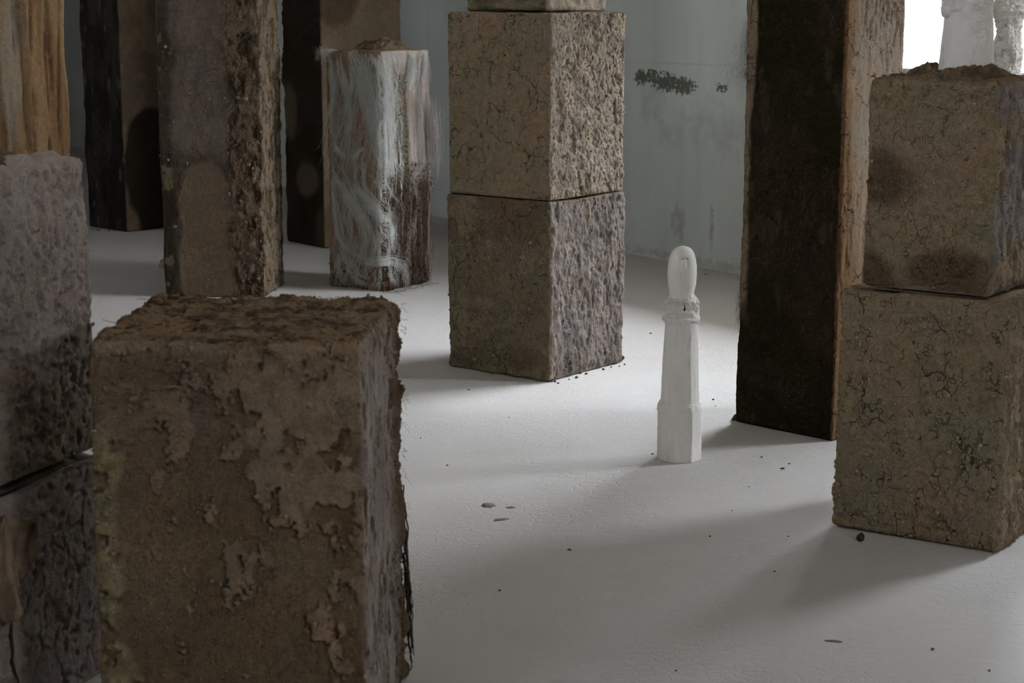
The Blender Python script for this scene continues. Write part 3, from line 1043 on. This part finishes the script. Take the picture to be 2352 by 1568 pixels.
# ------------------------------------------------------------------ room check proxies end; plaster figures
def figure_part(name, prof, z0, z1, parent, n=8, hexw=None, noise=None, nz=120, nt=128, cap=True, mat=None, twist=0.0, off=None):
    """lathe with an n-sided section that can soften with height"""
    zs = np.linspace(z0, z1, nz)
    th = np.linspace(0, 2 * np.pi, nt, endpoint=False)
    Rz = np.interp(zs, [p[0] for p in prof], [p[1] for p in prof])
    for _ in range(2):
        Rz[1:-1] = (Rz[:-2] + 2 * Rz[1:-1] + Rz[2:]) / 4
    hw = np.interp(zs, [p[0] for p in hexw], [p[1] for p in hexw]) if hexw else np.zeros(nz)
    a = (th + twist) % (2 * np.pi / n) - np.pi / n
    ng = math.cos(math.pi / n) / np.cos(a) * 1.04
    rr = Rz[:, None] * (1 - hw[:, None] + hw[:, None] * ng[None])
    Z, T = np.meshgrid(zs, th, indexing='ij')
    D = np.stack([np.cos(T), np.sin(T), np.zeros_like(T)], -1)
    P = D * rr[..., None]; P[..., 2] = Z
    if noise:
        dd = noise(P.reshape(-1, 3), T.ravel(), Z.ravel()).reshape(nz, nt)
        P = P + D * dd[..., None]
    if off is not None:
        P = P + off(Z)
    V = P.reshape(-1, 3)
    i, j = np.meshgrid(np.arange(nz - 1), np.arange(nt), indexing='ij')
    j2 = (j + 1) % nt
    Q = np.stack([i * nt + j, i * nt + j2, (i + 1) * nt + j2, (i + 1) * nt + j], -1).reshape(-1, 4)
    V = np.r_[V, [[0, 0, z0], [0, 0, z1]]]
    b, t = len(V) - 2, len(V) - 1
    jj = np.arange(nt); k2 = (jj + 1) % nt
    capq = np.concatenate([np.stack([np.full(nt, b), k2, jj, jj], -1)[:, :3], np.stack([np.full(nt, t), (nz - 1) * nt + jj, (nz - 1) * nt + k2], -1)])
    # triangulate the quads so one array holds everything
    F = np.concatenate([Q[:, [0, 1, 2]], Q[:, [0, 2, 3]], capq])
    return mesh_from(name, V, F, mat or M_PLASTER, parent)


fig = empty('plaster_figure', (0.524, 5.44, 0), R(6), 'slim white plaster figure with rounded head standing on the floor', 'sculpture')
base_n = lambda P, T, Z: sn(P, 14, 301, 4) * .0022 + sn(P, 70, 302, 3) * .0005
figure_part('base', [(0, .0675), (.12, .0680), (.165, .0685), (.19, .0620)], 0, .185, fig, 8, [(0, 1), (.12, .9), (.18, .4)], base_n, 60, 128, twist=R(22))
figure_part('ring', [(.145, .060), (.152, .0685), (.165, .0705), (.176, .0675), (.186, .058)], .145, .186, fig, 8, [(.145, .5), (.186, .4)],
            lambda P, T, Z: sn(P, 50, 303, 4) * .0055, 30, 160, twist=R(22))


def shaft_n(P, T, Z):
    ridge = np.exp(-((np.angle(np.exp(1j * (T + np.pi / 2)))) / .22) ** 2) * S(.19, .24, Z) * .0012
    return sn(P, 16, 304, 4) * .0016 + ridge + sn(P, 90, 305, 3) * .0004


figure_part('shaft', [(.178, .0610), (.20, .0600), (.30, .0560), (.43, .0505), (.455, .0495), (.475, .047)], .178, .470, fig, 8, [(.18, .4), (.3, .55), (.44, .35)], shaft_n, 100, 128, twist=R(22))


def collar_n(P, T, Z):
    lum = sn(P, (40, 40, 44), 306, 5, .7) - .9 * pits(P, (55, 55, 60), 310, .60, .68) + .2
    return lum * .0125 * S(.425, .445, Z) * (1 - S(.505, .535, Z)) + sn(P, 60, 307, 3) * .001


fig_collar = figure_part('collar', [(.425, .046), (.437, .0520), (.446, .0530), (.456, .0465), (.48, .0455), (.492, .0470), (.505, .0415), (.52, .037), (.535, .032)], .425, .535, fig, 8, None, collar_n, 80, 160)


def head_n(P, T, Z):
    f = np.angle(np.exp(1j * (T + np.pi / 2 + .05)))
    x = f * .043
    brow = np.exp(-(((np.abs(x) - .0065) / .0045) ** 2 + ((Z - .637) / .0028) ** 2)) * -.0045
    nose = np.exp(-((x / .004) ** 2 + ((Z - .622) / .018) ** 2)) * .0028
    cheeks = np.exp(-(((np.abs(x) - .010) / .006) ** 2 + ((Z - .622) / .016) ** 2)) * -.0024
    return sn(P, 18, 308, 4) * .0018 + brow + nose + cheeks + sn(P, 80, 309, 3) * .0004


fig_head = figure_part('head', [(.510, .0365), (.53, .0385), (.555, .0440), (.585, .0455), (.61, .0450), (.632, .0425), (.648, .0370), (.660, .0290), (.667, .0200), (.6705, .010), (.672, .002)], .505, .672, fig, 8, None, head_n, 110, 128)
for sx in (-1, 1):
    bp = [(-.0015 + sx * (.0035 + .0075 * t), -.0432 + .0012 * t * t, .6375 + .0006 * sx * t) for t in (0, .5, 1)]
    strands('brow_mark', np.array([resample(bp, 6)]), [.0017], M_MARK, fig_head, None, 6)
V, Q = tubes([resample([(.000, -.0475, .466), (-.001, -.049, .480), (.0005, -.047, .497)], 9)], [.0032], False, 8)
w = 1 - np.abs(np.linspace(-1, 1, 9)) ** 1.6
Pc = resample([(.000, -.0475, .466), (-.001, -.049, .480), (.0005, -.047, .497)], 9)
V = V.reshape(9, 8, 3); V = Pc[:, None] + (V - Pc[:, None]) * w[:, None, None]
o = mesh_from('slit', V.reshape(-1, 3), Q, M_SLIT, fig_collar)
o['label'] = 'dark vertical slit in the rough plaster collar'

# figure on the right stack, only its shaft and first plaster folds are in view
f2 = empty('plaster_figure', (1.186, 4.715, 1.216), R(4), 'white plaster figure standing on the damp mud block before the window', 'sculpture')


def f2_n(P, T, Z):
    f = np.angle(np.exp(1j * (T + np.pi / 2 - .25)))
    vee = np.exp(-(f / (.16 + .9 * np.clip(Z - .06, 0, 1) / .16)) ** 2) * S(.04, .10, Z)
    return sn(P, 14, 321, 4) * .0025 + vee * (sn(P, (30, 30, 22), 322, 5, .62) * .013 + .003) + sn(P, 90, 323, 3) * .0004


f2_shaft = figure_part('shaft', [(0, .072), (.10, .0665), (.17, .061), (.215, .058)], 0, .215, f2, 8, [(0, .25), (.2, .1)], f2_n, 110, 160, twist=R(10))


def f2_c(P, T, Z):
    return sn(P, (24, 24, 20), 324, 5, .62) * .018 * S(.16, .185, Z) + sn(P, 70, 325, 3) * .0012


figure_part('collar', [(.155, .050), (.170, .064), (.20, .069), (.24, .066), (.28, .058), (.31, .045)], .155, .31, f2, 8, None, f2_c, 90, 160)
figure_part('head', [(.28, .040), (.32, .046), (.36, .053), (.40, .055), (.44, .051), (.47, .040), (.488, .022), (.494, .002)], .28, .494, f2, 8, None, lambda P, T, Z: sn(P, 16, 326, 4) * .002, 70, 96)
o = mesh_from('knob', *((lambda me: (np.array([v.co[:] for v in me.vertices]) * [.016, .012, .017] + [-.062, -.012, .166], np.array([p.vertices[:] for p in me.polygons])))(STONES[0])), M_PLASTER, f2_shaft)

# rough plaster figure further back on its own mud pedestal
ped = empty('mud_pillar', (1.862, 6.78, 0), R(-40), 'mud pedestal under the rough pitted plaster figure by the window', 'mud pillar')
block(ped, .34, .34, 1.09, .009, st_right_lower, .02)
f3 = empty('plaster_figure', (1.852, 6.75, 1.085), R(0), 'rough pitted white plaster figure in the glare of the window', 'sculpture')


def f3_n(P, T, Z):
    hole = pits(P, (60, 60, 48), 341, .58, .66)
    return sn(P, (38, 38, 26), 342, 5, .65) * .013 - hole * .014


figure_part('shaft', [(0, .055), (.2, .050), (.30, .046)], 0, .30, f3, 8, None, f3_n, 150, 180)
figure_part('collar', [(.24, .040), (.265, .060), (.29, .074), (.315, .062), (.34, .040)], .24, .34, f3, 8, None, lambda P, T, Z: sn(P, (30, 30, 30), 343, 5, .65) * .022, 70, 160)
figure_part('head', [(.31, .036), (.36, .044), (.42, .047), (.46, .040), (.485, .020), (.49, .002)], .31, .49, f3, 8, None, lambda P, T, Z: sn(P, 24, 344, 4) * .004, 60, 96)


# ------------------------------------------------------------------ heaps of soil
def heap(name, parent, rx, ry, hh, cx, cy, z, seed, mat=M_MUD, ring=None, n=70):
    g = np.linspace(-1, 1, n)
    X, Y = np.meshgrid(g, g, indexing='ij')
    # map square to disc
    Xd = X * np.sqrt(1 - Y ** 2 / 2); Yd = Y * np.sqrt(1 - X ** 2 / 2)
    rr = np.hypot(Xd, Yd)
    P = np.stack([Xd * rx + cx, Yd * ry + cy, np.zeros_like(Xd)], -1).reshape(-1, 3)
    prof = (1 - rr ** 2).clip(0) ** .8
    if ring: prof = np.exp(-((rr - ring) / .28) ** 2) * S(1.0, .85, rr) if False else np.exp(-((rr - ring) / .28) ** 2) * (1 - S(.85, 1.0, rr))
    nzz = sn(P, 26, seed, 5, .6).reshape(n, n)
    H = prof * hh * (1 + .35 * nzz) + nzz * .008 * (1 - S(.8, 1, rr)) - .010 * S(.8, 1, rr)
    P[:, 2] = z + H.ravel()
    i, j = np.meshgrid(np.arange(n - 1), np.arange(n - 1), indexing='ij')
    Q = np.stack([i * n + j, (i + 1) * n + j, (i + 1) * n + j + 1, i * n + j + 1], -1).reshape(-1, 4)
    col = mix(SOIL * .95, SOIL * .6, S(.4, .6, fbm(P, 30, seed + 3, 3)))
    return mesh_from(name, P, Q, mat, parent, col)


heap('soil_heap', HY, .150, .150, .060, .0, .03, 1.165, 361)
hp = []
for k in range(260):
    a, rr = rng.random() * 6.28, .145 * math.sqrt(rng.random())
    p = np.array([rr * math.cos(a), .03 + rr * math.sin(a), 1.172 + .060 * (1 - (rr / .15) ** 2)])
    dv = rng.normal(size=3) * [1, 1, .45]; dv /= np.linalg.norm(dv)
    L_ = .006 + .018 * rng.random()
    hp.append(np.stack([p + dv * L_ * t + [0, 0, -.01 * t * t] for t in np.linspace(-.6, 1, 5)]))
strands('straw', np.array(hp), .0011, M_ROOT, HY, 'stuff')
heap('soil_heap', RU, .165, .17, .032, .0, -.01, .540, 371, ring=.5, n=90)
heap('soil_heap', LU, .17, .20, .035, .06, .0, .607, 381, n=60)

# ------------------------------------------------------------------ fibres on the hairy pillar
hx, hy = .345 / 2, .395 / 2


def wrap(t, z, off):
    """t<0 on the front face (distance from the near corner), t>0 on the right face"""
    t, z, off = np.broadcast_arrays(np.asarray(t, float), z, off)
    P = np.empty(t.shape + (3,))
    fr = t < 0
    bk = t > 2 * hy
    P[..., 0] = np.where(fr, hx + t, np.where(bk, hx - (t - 2 * hy), hx + off))
    P[..., 1] = np.where(fr, -hy - off, np.where(bk, hy + off, -hy + t))
    P[..., 2] = z
    return P


def img2tz(x, y):
    x = np.asarray(x, float); y = np.asarray(y, float)
    t = np.where(x < 872, (x - 872) * .00256, (x - 872) * .0039)
    return t, 1.178 - (y - 112) * .00213


def hair(guides, name, mat, seed):
    g = np.random.default_rng(seed)
    paths = []
    for pts, width, n, r_off in guides:
        t, z = img2tz([p[0] for p in pts], [p[1] for p in pts])
        base = resample(np.stack([t, z], -1), 14)
        tan = np.gradient(base, axis=0); tan /= np.linalg.norm(tan, axis=1, keepdims=True) + 1e-9
        nor = np.stack([-tan[:, 1], tan[:, 0]], -1)
        for k in range(int(n * .62)):
            if k % 9 == 0:
                cl = g.normal() * width; cw = width * (.10 + .25 * g.random()); cfan = .8 * g.normal(); cph = g.random() * 6.28; cfq = 1.5 + 3 * g.random()
            s0 = cl + g.normal() * cw
            ph, fq, am = cph + .5 * g.normal(), cfq, width * (.15 + .35 * g.random())
            a0, a1 = (g.random() * .35, 1 - g.random() * .35)
            kk = np.linspace(a0, a1, 14) * 13
            b = np.stack([np.interp(kk, np.arange(14), base[:, i]) for i in range(2)], -1)
            nn = np.stack([np.interp(kk, np.arange(14), nor[:, i]) for i in range(2)], -1)
            fan = np.linspace(1, 1 + cfan + .3 * g.normal(), 14)
            lat = s0 * fan + am * np.sin(ph + fq * np.linspace(0, 6, 14)) + g.normal(size=14) * .0008
            q = b + nn * lat[:, None]
            r_o = r_off + .022 * np.exp(-((q[:, 0] - .37) / .05) ** 2) * (r_off > .015)
            off = .006 + abs(g.normal()) * r_o + .004 * np.sin(ph * 2 + np.linspace(0, 5, 14))
            paths.append(wrap(q[:, 0], np.clip(q[:, 1], .004, 1.19), off))
    return strands(name, np.array(paths), .00050, mat, HY, 'stuff')


G = [
    ([(770, 118), (775, 150), (790, 200), (800, 260), (785, 330)], .016, 170, .006),
    ([(800, 112), (820, 150), (832, 210), (846, 260), (850, 300)], .018, 260, .006),
    ([(835, 115), (838, 180), (850, 260), (856, 330), (850, 345)], .016, 220, .006),
    ([(752, 118), (760, 200), (752, 280), (765, 350)], .014, 120, .005),
    ([(850, 118), (872, 150), (884, 200), (900, 260)], .010, 160, .006),
    ([(872, 118), (880, 200), (880, 300), (890, 390), (885, 408)], .030, 320, .006),
    ([(930, 118), (930, 150), (928, 185), (922, 205)], .020, 260, .006),
    ([(960, 118), (958, 150), (955, 190)], .018, 160, .005),
    ([(800, 115), (810, 180), (790, 260), (770, 310), (752, 330)], .014, 130, .006),
    ([(752, 320), (770, 345), (790, 365)], .008, 60, .005),
    ([(860, 280), (868, 340), (878, 385), (895, 405)], .014, 180, .006),
    ([(830, 330), (815, 350), (800, 370)], .014, 60, .006),
    ([(752, 400), (780, 430), (800, 470), (830, 490), (850, 540)], .020, 230, .006),
    ([(800, 420), (840, 450), (870, 490), (888, 525), (884, 560), (872, 590)], .016, 330, .008),
    ([(780, 430), (810, 480), (826, 520), (830, 570)], .012, 160, .006),
    ([(755, 400), (757, 470), (765, 550), (790, 575), (830, 590)], .012, 160, .006),
    ([(820, 595), (850, 600), (880, 590), (905, 610), (916, 640), (910, 662)], .012, 260, .010),
    ([(880, 600), (880, 630), (895, 655)], .014, 120, .008),
    ([(770, 560), (780, 600), (800, 640), (840, 655)], .022, 160, .006),
    ([(760, 580), (765, 620), (770, 660)], .010, 70, .005),
    ([(845, 520), (852, 560), (845, 600)], .010, 80, .006),
]
gv = np.random.default_rng(15)
for k in range(150):       # a thin veil over the whole front face, following the same downward sway
    x0, y0 = 748 + 128 * gv.random(), 115 + 500 * gv.random()
    sw = 26 * math.sin(y0 / 62 + 1.1); L_ = 70 + 110 * gv.random()
    G.append(([(x0, y0), (x0 + sw * .5, y0 + L_ * .4), (x0 + sw + 14 * gv.normal(), min(662, y0 + L_))], .018, 12, .005))
for k in range(60):
    x0, y0 = 870 + 40 * gv.random() ** 2, 118 + 290 * gv.random()
    G.append(([(x0, y0), (x0 + 6 * gv.normal(), y0 + 50), (x0 + 10 * gv.normal(), y0 + 90)], .012, 14, .005))
hair(G, 'white_fibre', M_FIBRE, 5)
G2 = [([(x, 118 + 10 * (k % 3)), (x + 3, 230), (x + 6 - k % 4, 330), (x + 4, 420)], .012, 13, .006) for k, x in enumerate(range(880, 970, 9))]
G2 += [([(964, 220), (968, 290), (970, 350), (966, 430)], .020, 170, .020), ([(925, 420), (945, 390), (965, 360)], .012, 80, .010)]
G2 += [([(x, 430), (x + 2, 520), (x - 2, 640)], .014, 8, .003) for x in range(895, 970, 14)]
hair(G2, 'pinkish_fibre', M_FIBRE_P, 6)
dr = []
for k in range(260):
    t0, z0 = .03 + .36 * rng.random(), .05 + .60 * rng.random()
    q = wig((t0, 0, z0), (t0 + .02 * rng.normal(), 0, max(.005, z0 - .05 - .14 * rng.random())), .008, 10)
    dr.append(wrap(np.clip(q[:, 0], .003, .39), np.clip(q[:, 2], .004, 1), .012 + .010 * rng.random() + q[:, 1]))
strands('dark_rootlets', np.array(dr), .0010, M_ROOT_D, HY, 'stuff')
# loose tuft standing off the far top corner
tf = []
for k in range(70):
    a = rng.normal()
    p0 = np.array([-hx + .03 + .05 * rng.random(), -hy + .02 * rng.random(), 1.176])
    d0 = np.array([-1, -.35, .35 * rng.random() + .05]) * (.03 + .05 * rng.random())
    tf.append(np.stack([p0 + d0 * t + np.array([0.004 * a, -.01, -.055 * rng.random()]) * t * t for t in np.linspace(0, 1.2, 14)]))
strands('white_fibre', np.array(tf), .00045, M_FIBRE, HY, 'stuff')

# ------------------------------------------------------------------ roots, fibres and scraps on the other pillars
wx2, wy2 = .395 / 2, .325 / 2


# roots hanging beside the dark pillar (on its hidden rear-left side, local -x)
thick = [wig((-wx2 - .006, -.06, 1.42), (-wx2 - .022, -.05, 1.28), .004), wig((-wx2 - .006, -.04, 1.44), (-wx2 - .028, -.08, 1.30), .004),
         wig((-wx2 - .004, -.10, 1.38), (-wx2 - .012, -.10, 1.22), .004)]
for k, p in enumerate(thick):
    strands('root', np.array([p]), [.0042 - .0007 * k], M_ROOT_D if k != 1 else M_ROOT, TD, None, 6)
fine = [wig((-wx2 - .002, -.12 + .02 * rng.normal(), 1.40 - .3 * rng.random()), (-wx2 - .03 * rng.random() - .005, -.12, 1.15 + .15 * rng.random()), .008) for _ in range(24)]
fine += [wig((-wx2 - .002, -.14, z), (-wx2 - .012 - .02 * rng.random(), -.14, z - .06 - .08 * rng.random()), .006) for z in .42 + .08 * rng.random(22)]
strands('fine_roots', np.array(fine), .0006, M_ROOT_D, TD, 'stuff')
wf = [wig((-wx2 - .004 - .03 * rng.random(), -.06 + .05 * rng.normal(), 1.36 - .22 * rng.random()), (-wx2 - .02 - .10 * rng.random(), -.08 + .05 * rng.normal(), 1.06 + .20 * rng.random()), .022) for _ in range(260)]
wf += [wig((-wx2 - .004, -.08, 1.42 + .05 * rng.random()), (-wx2 - .01 - .03 * rng.random(), -.08 + .04 * rng.normal(), 1.15 + .2 * rng.random()), .010) for _ in range(260)]
wf += [wig((-wx2 - .02, -.06, 1.378), (-wx2 - .15 + .02 * rng.normal(), -.08, 1.380 - .02 * k), .006) for k in range(3)]
strands('white_fibre', np.array(wf), .00065, M_FIBRE, TD, 'stuff')


def st_crust(c):
    d = sn(c.P, (40, 40, 30), 131, 5, .65) * .010 - pits(c.P, (50, 50, 40), 132, .58, .68) * .010
    return d, mix(np.array([.62, .61, .57]), np.array([.30, .26, .21]), S(.5, .66, fbm(c.P, 30, 133, 3)))


o, _ = block(TD, .030, .22, .42, .005, st_crust, .010, name='plaster_crust')
o.location = (-wx2 - .012, -.02, 1.16)
for k in range(3):
    put(CRUMBS[k], 'clod', (-wx2 - .012, -wy2 + .02 + .03 * k, .010 + .006 * k), (.020, .014, .010), TD)

# crust lumps, rootlets on the crusted pillar
rt = []
for k in range(110):
    z = rng.random() * 1.4
    u0 = .10 + .13 * rng.random()
    rt.append(wig((u0, -.22 - .012, z), (u0 + .03 * rng.normal(), -.22 - .012 - .012 * rng.random(), z - .05 * rng.random() - .02), .010))
strands('rootlets', np.array(rt), .0010, M_ROOT, PC, 'stuff')
put(STONES[1], 'stone', (-.262, -.19, .155), (.022, .02, .030), PC)

# front pillar: rootlets in the crust under the rim, a bark strip along the rear right edge, fuzz
rt = []
for k in range(60):
    u0, z0 = -.20 + .42 * rng.random(), .45 + .34 * rng.random()
    rt.append(wig((u0, -.264, z0), (u0 + .10 * rng.normal(), -.266, z0 + .05 * rng.normal()), .010, 14))
strands('rootlets', np.array(rt), .0007, M_ROOT, FP, 'stuff')
strands('root', np.array([wig((-.12, -.268, .735), (.02, -.272, .715), .012, 16)]), [.0022], M_ROOT, FP, None, 6)
bk = [wig((.258 + .006 * rng.random(), .245 + .015 * rng.random(), .42 - .2 * rng.random()), (.270 + .008 * rng.random(), .245 + .02 * rng.random(), .01 + .08 * rng.random()), .0028, 40) for _ in range(9)]
strands('bark_strip', np.array(bk), .0015 + .002 * rng.random(9), M_ROOT_D, FP, None, 6)
fz = [wig((.252 + .012 * rng.random(), .22 + .05 * rng.random(), z), (.268 + .014 * rng.random(), .25, z - .03 * rng.random()), .005) for z in .8 * rng.random(45)]
strands('fine_roots', np.array(fz), .00045, M_ROOT, FP, 'stuff')
tfz = []
for k in range(420):
    a, b = rng.random() - .5, rng.random() - .5
    p0 = np.array([a * .47, b * .48, .812]); dv = rng.normal(size=3) * [1.4, .7, .25]
    tfz.append(wig(p0, p0 + dv * .014 + [0, 0, .002], .003, 7))
strands('straw', np.array(tfz), .0010, M_ROOT, FP, 'stuff')

# left stack: black plastic strip in the joint, torn bark scrap below it
strip = np.array([resample([(.2475, y, .476 + .004 * math.sin(20 * y)) for y in np.linspace(-.24, .215, 12)], 24)])
V, Q = tubes(strip, [.0045], False, 8)
V = V.copy(); V[:, 2] = .476 + (V[:, 2] - .476) * .55
mesh_from('plastic_strip', V, Q, M_TAPE, LL)['label'] = 'glossy black plastic strip in the joint between the blocks'
nU, nV = 40, 60
A, B = np.meshgrid(np.linspace(0, 1, nU), np.linspace(0, 1, nV), indexing='ij')
hw = np.interp(B, [0, .15, .45, .8, 1], [.3, 1, .85, .45, .15])
Ps = np.stack([np.zeros_like(A), -.135 + (A - .5) * .20 * hw, .43 - B * .20], -1).reshape(-1, 3)
nn = sn(Ps, (9, 34, 12), 401, 4)
edge = np.abs(A.ravel() - .5) * 2
Ps[:, 0] = .258 + .012 * nn + .016 * edge ** 2 * (.5 + nn)
Ps[:, 1] += .012 * sn(Ps, 30, 402, 3) * edge; Ps[:, 2] += .012 * sn(Ps, 24, 403, 3)
i, j = np.meshgrid(np.arange(nU - 1), np.arange(nV - 1), indexing='ij')
Q = np.stack([i * nV + j, i * nV + j + 1, (i + 1) * nV + j + 1, (i + 1) * nV + j], -1).reshape(-1, 4)
o = mesh_from('bark_scrap', Ps, Q[:, ::-1], M_MUD, LL, mix(TAN * 1.35, TAN * .8, S(.4, .6, fbm(Ps, (12, 50, 12), 404, 3))))
sol = o.modifiers.new('thickness', 'SOLIDIFY'); sol.thickness = .004
strands('root', np.array([wig((.256, -.125, .27), (.256, -.105, .0), .006, 16)]), [.004], M_ROOT_D, LL, None, 6)

# right stack: dry grass in the joint, root across the top, green sprigs
gr = []
for k in range(170):
    u0 = -.20 + .40 * rng.random()
    gr.append(wig((u0, -.215 + .015 * rng.random(), .664 + .008 * rng.random()), (np.clip(u0 + .07 * rng.normal(), -.23, .235), -.228 + .02 * rng.random(), .662 + .008 * rng.random()), .006, 9))
for k in range(120):
    v0 = -.2 + .4 * rng.random()
    gr.append(wig((.20 + .03 * rng.random(), v0, .664 + .01 * rng.random()), (.23 + .02 * rng.random(), v0 + .06 * rng.normal(), .645 + .02 * rng.random()), .006, 9))
gr = np.array(gr); gr[..., 2] = np.clip(gr[..., 2], .63, .664)
strands('dry_grass', gr, .0007, M_ROOT, RL, 'stuff')
strands('root', np.array([wig((-.17, -.178, .548), (-.10, -.188, .485), .010, 16)]), [.0024], M_ROOT, RU, None, 6)


def sprig(parent, p, n, size):
    """a tuft of small blade leaves"""
    vs, fs = [], []
    for k in range(n):
        a = rng.random() * 6.28; el = .2 + .9 * rng.random(); L_ = size * (.6 + .6 * rng.random())
        d = np.array([math.cos(a) * math.cos(el), math.sin(a) * math.cos(el), math.sin(el)])
        sd = np.cross(d, [0, 0, 1.0]); sd /= np.linalg.norm(sd); wd = size * .12
        b = len(vs)
        for t, w_ in ((0, .3), (.4, 1), (.75, .8), (1, .05)):
            q = np.asarray(p) + d * L_ * t + np.array([0, 0, -.25 * L_ * t * t])
            vs += [q - sd * wd * w_, q + sd * wd * w_]
        for m_ in range(3):
            fs.append([b + 2 * m_, b + 2 * m_ + 1, b + 2 * m_ + 3, b + 2 * m_ + 2])
    return mesh_from('moss_tuft', np.array(vs), np.array(fs), M_LEAF, parent)


sprig(RL, (.238, -.10, .644), 60, .022)
sprig(RL, (.242, -.12, .585), 40, .022)

# ------------------------------------------------------------------ small things lying on the floor
def crumb(x, y, r, label, group, flat=.5, mesh=None, name='soil_crumb', cat='soil crumb'):
    r *= .8
    o = put(mesh or random.choice(CRUMBS), name, (x, y, r * flat * .75), (r * random.uniform(.9, 1.5), r * random.uniform(.8, 1.1), r * flat), None, (0, 0, random.uniform(0, 6)))
    return tag(o, label, cat, group)


lab = 'small dark soil crumb lying on the open white floor'
grp = 'soil crumbs scattered over the floor'
for x, y, rr in [(.445, 5.49, .006), (.452, 5.43, .003), (.725, 6.28, .007), (.722, 6.18, .004), (.86, 5.37, .0045), (.83, 5.31, .007), (.785, 5.45, .006),
                 (.30, 7.2, .007), (.60, 7.6, .006), (-.01, 6.0, .004), (.53, 4.60, .005), (.15, 4.48, .005), (-.03, 4.15, .006), (.66, 4.30, .004),
                 (-.2, 5.35, .005), (.62, 6.62, .005), (.93, 3.75, .005), (1.02, 3.62, .005), (.35, 3.62, .004), (.70, 5.10, .004), (.62, 4.85, .0035), (.74, 4.6, .0035),
                 (-.30, 5.7, .004), (-.16, 6.45, .005)]:
    crumb(x, y, rr, lab, grp)
tag(put(CRUMBS[0], 'pebble', (.926, 4.56, .011), (.0125, .0125, .0125), None), 'round brown pebble on the floor close to the pebbly block', 'pebble')
for k, (x, y) in enumerate([(-2.61, 11.20), (-2.53, 11.14), (-2.66, 11.25)]):
    crumb(x, y, .016, 'flat dark bark chip on the floor at the foot of the near-black pillar', 'bark chips by the near-black pillar', .25, None, 'bark_chip', 'bark chip')
for k, (x, y) in enumerate([(1.03, 9.35), (1.15, 9.10), (.98, 9.18)]):
    o = crumb(x, y, .014, 'tiny white plaster flake on the floor below the grey wall', 'plaster flakes along the wall', .3, None, 'plaster_flake', 'plaster flake')
    o.data = o.data.copy(); o.data.materials[0] = M_FLAKE
# bits round the foot of the centre stack and the fibre-draped pillar
for k in range(10):
    a = rng.random()
    p = np.array([.141, 6.584]) * (1 - a) + np.array([.443, 6.976]) * a + np.array([.79, -.61]) * (.012 + .03 * rng.random())
    crumb(p[0], p[1], .004 + .006 * rng.random(), 'crumb of grey mud fallen at the foot of the three-block stack', 'mud crumbs by the three-block stack', .6)
st = []
for k in range(60):
    a = rng.random()
    p = np.array([-.637, 8.715]) * (1 - a) + np.array([-.42, 9.04]) * a + np.array([.84, -.54]) * (.02 + .05 * rng.random())
    q = p + rng.normal(size=2) * .04
    st.append(wig((p[0], p[1], .003), (q[0], q[1], .003), .004, 7)); st[-1][:, 2] = .0025
o = strands('fallen_fibre', np.array(st), .0009, M_ROOT, None, 'stuff')
tag(o, 'loose fibres lying on the floor beside the fibre-draped pillar', 'fibre')


# thin dried mud smears
M_SMEAR = plain('mud_smear', (0.17, 0.155, 0.12), 0.9, .3, 120, .001)


def smear(x, y, rx, ry, rot, label, seed, group=None):
    n = 48
    th = np.linspace(0, 2 * np.pi, n, endpoint=False)
    q = np.stack([np.cos(th), np.sin(th), np.zeros(n)], -1)
    rr = 1 + .55 * sn(q, 2.2, seed, 4)
    V = q * rr[:, None] * [rx, ry, 1]
    Vt = V.copy(); Vt[:, 2] = .0012; V[:, 2] = 0.0
    Vt[:, :2] *= .96
    V = np.r_[V, Vt, [[0, 0, .0016]]]
    j = np.arange(n); k = (j + 1) % n
    F = np.concatenate([np.stack([j, k, n + k], -1), np.stack([j, n + k, n + j], -1), np.stack([n + j, n + k, np.full(n, 2 * n)], -1)])
    o = mesh_from('mud_smear', V, F, M_SMEAR)
    o.location = (x, y, .0002); o.rotation_euler = (0, 0, rot)
    return tag(o, label, 'mud smear', group)


smear(-.068, 4.905, .019, .022, .3, 'largest dried mud smear on the white floor', 421)
smear(-.006, 4.88, .012, .012, 0, 'small blotchy dried mud smear between two other smears', 422)
smear(-.03, 4.76, .024, .010, .35, 'long thin dried mud smear on the white floor', 423)
smear(.72, 3.80, .02, .007, -.2, 'thin olive streak of dried mud on the foreground floor', 424)
smear(1.30, 4.12, .014, .006, .3, 'short dark mud streak on the floor before the pebbly block', 425)
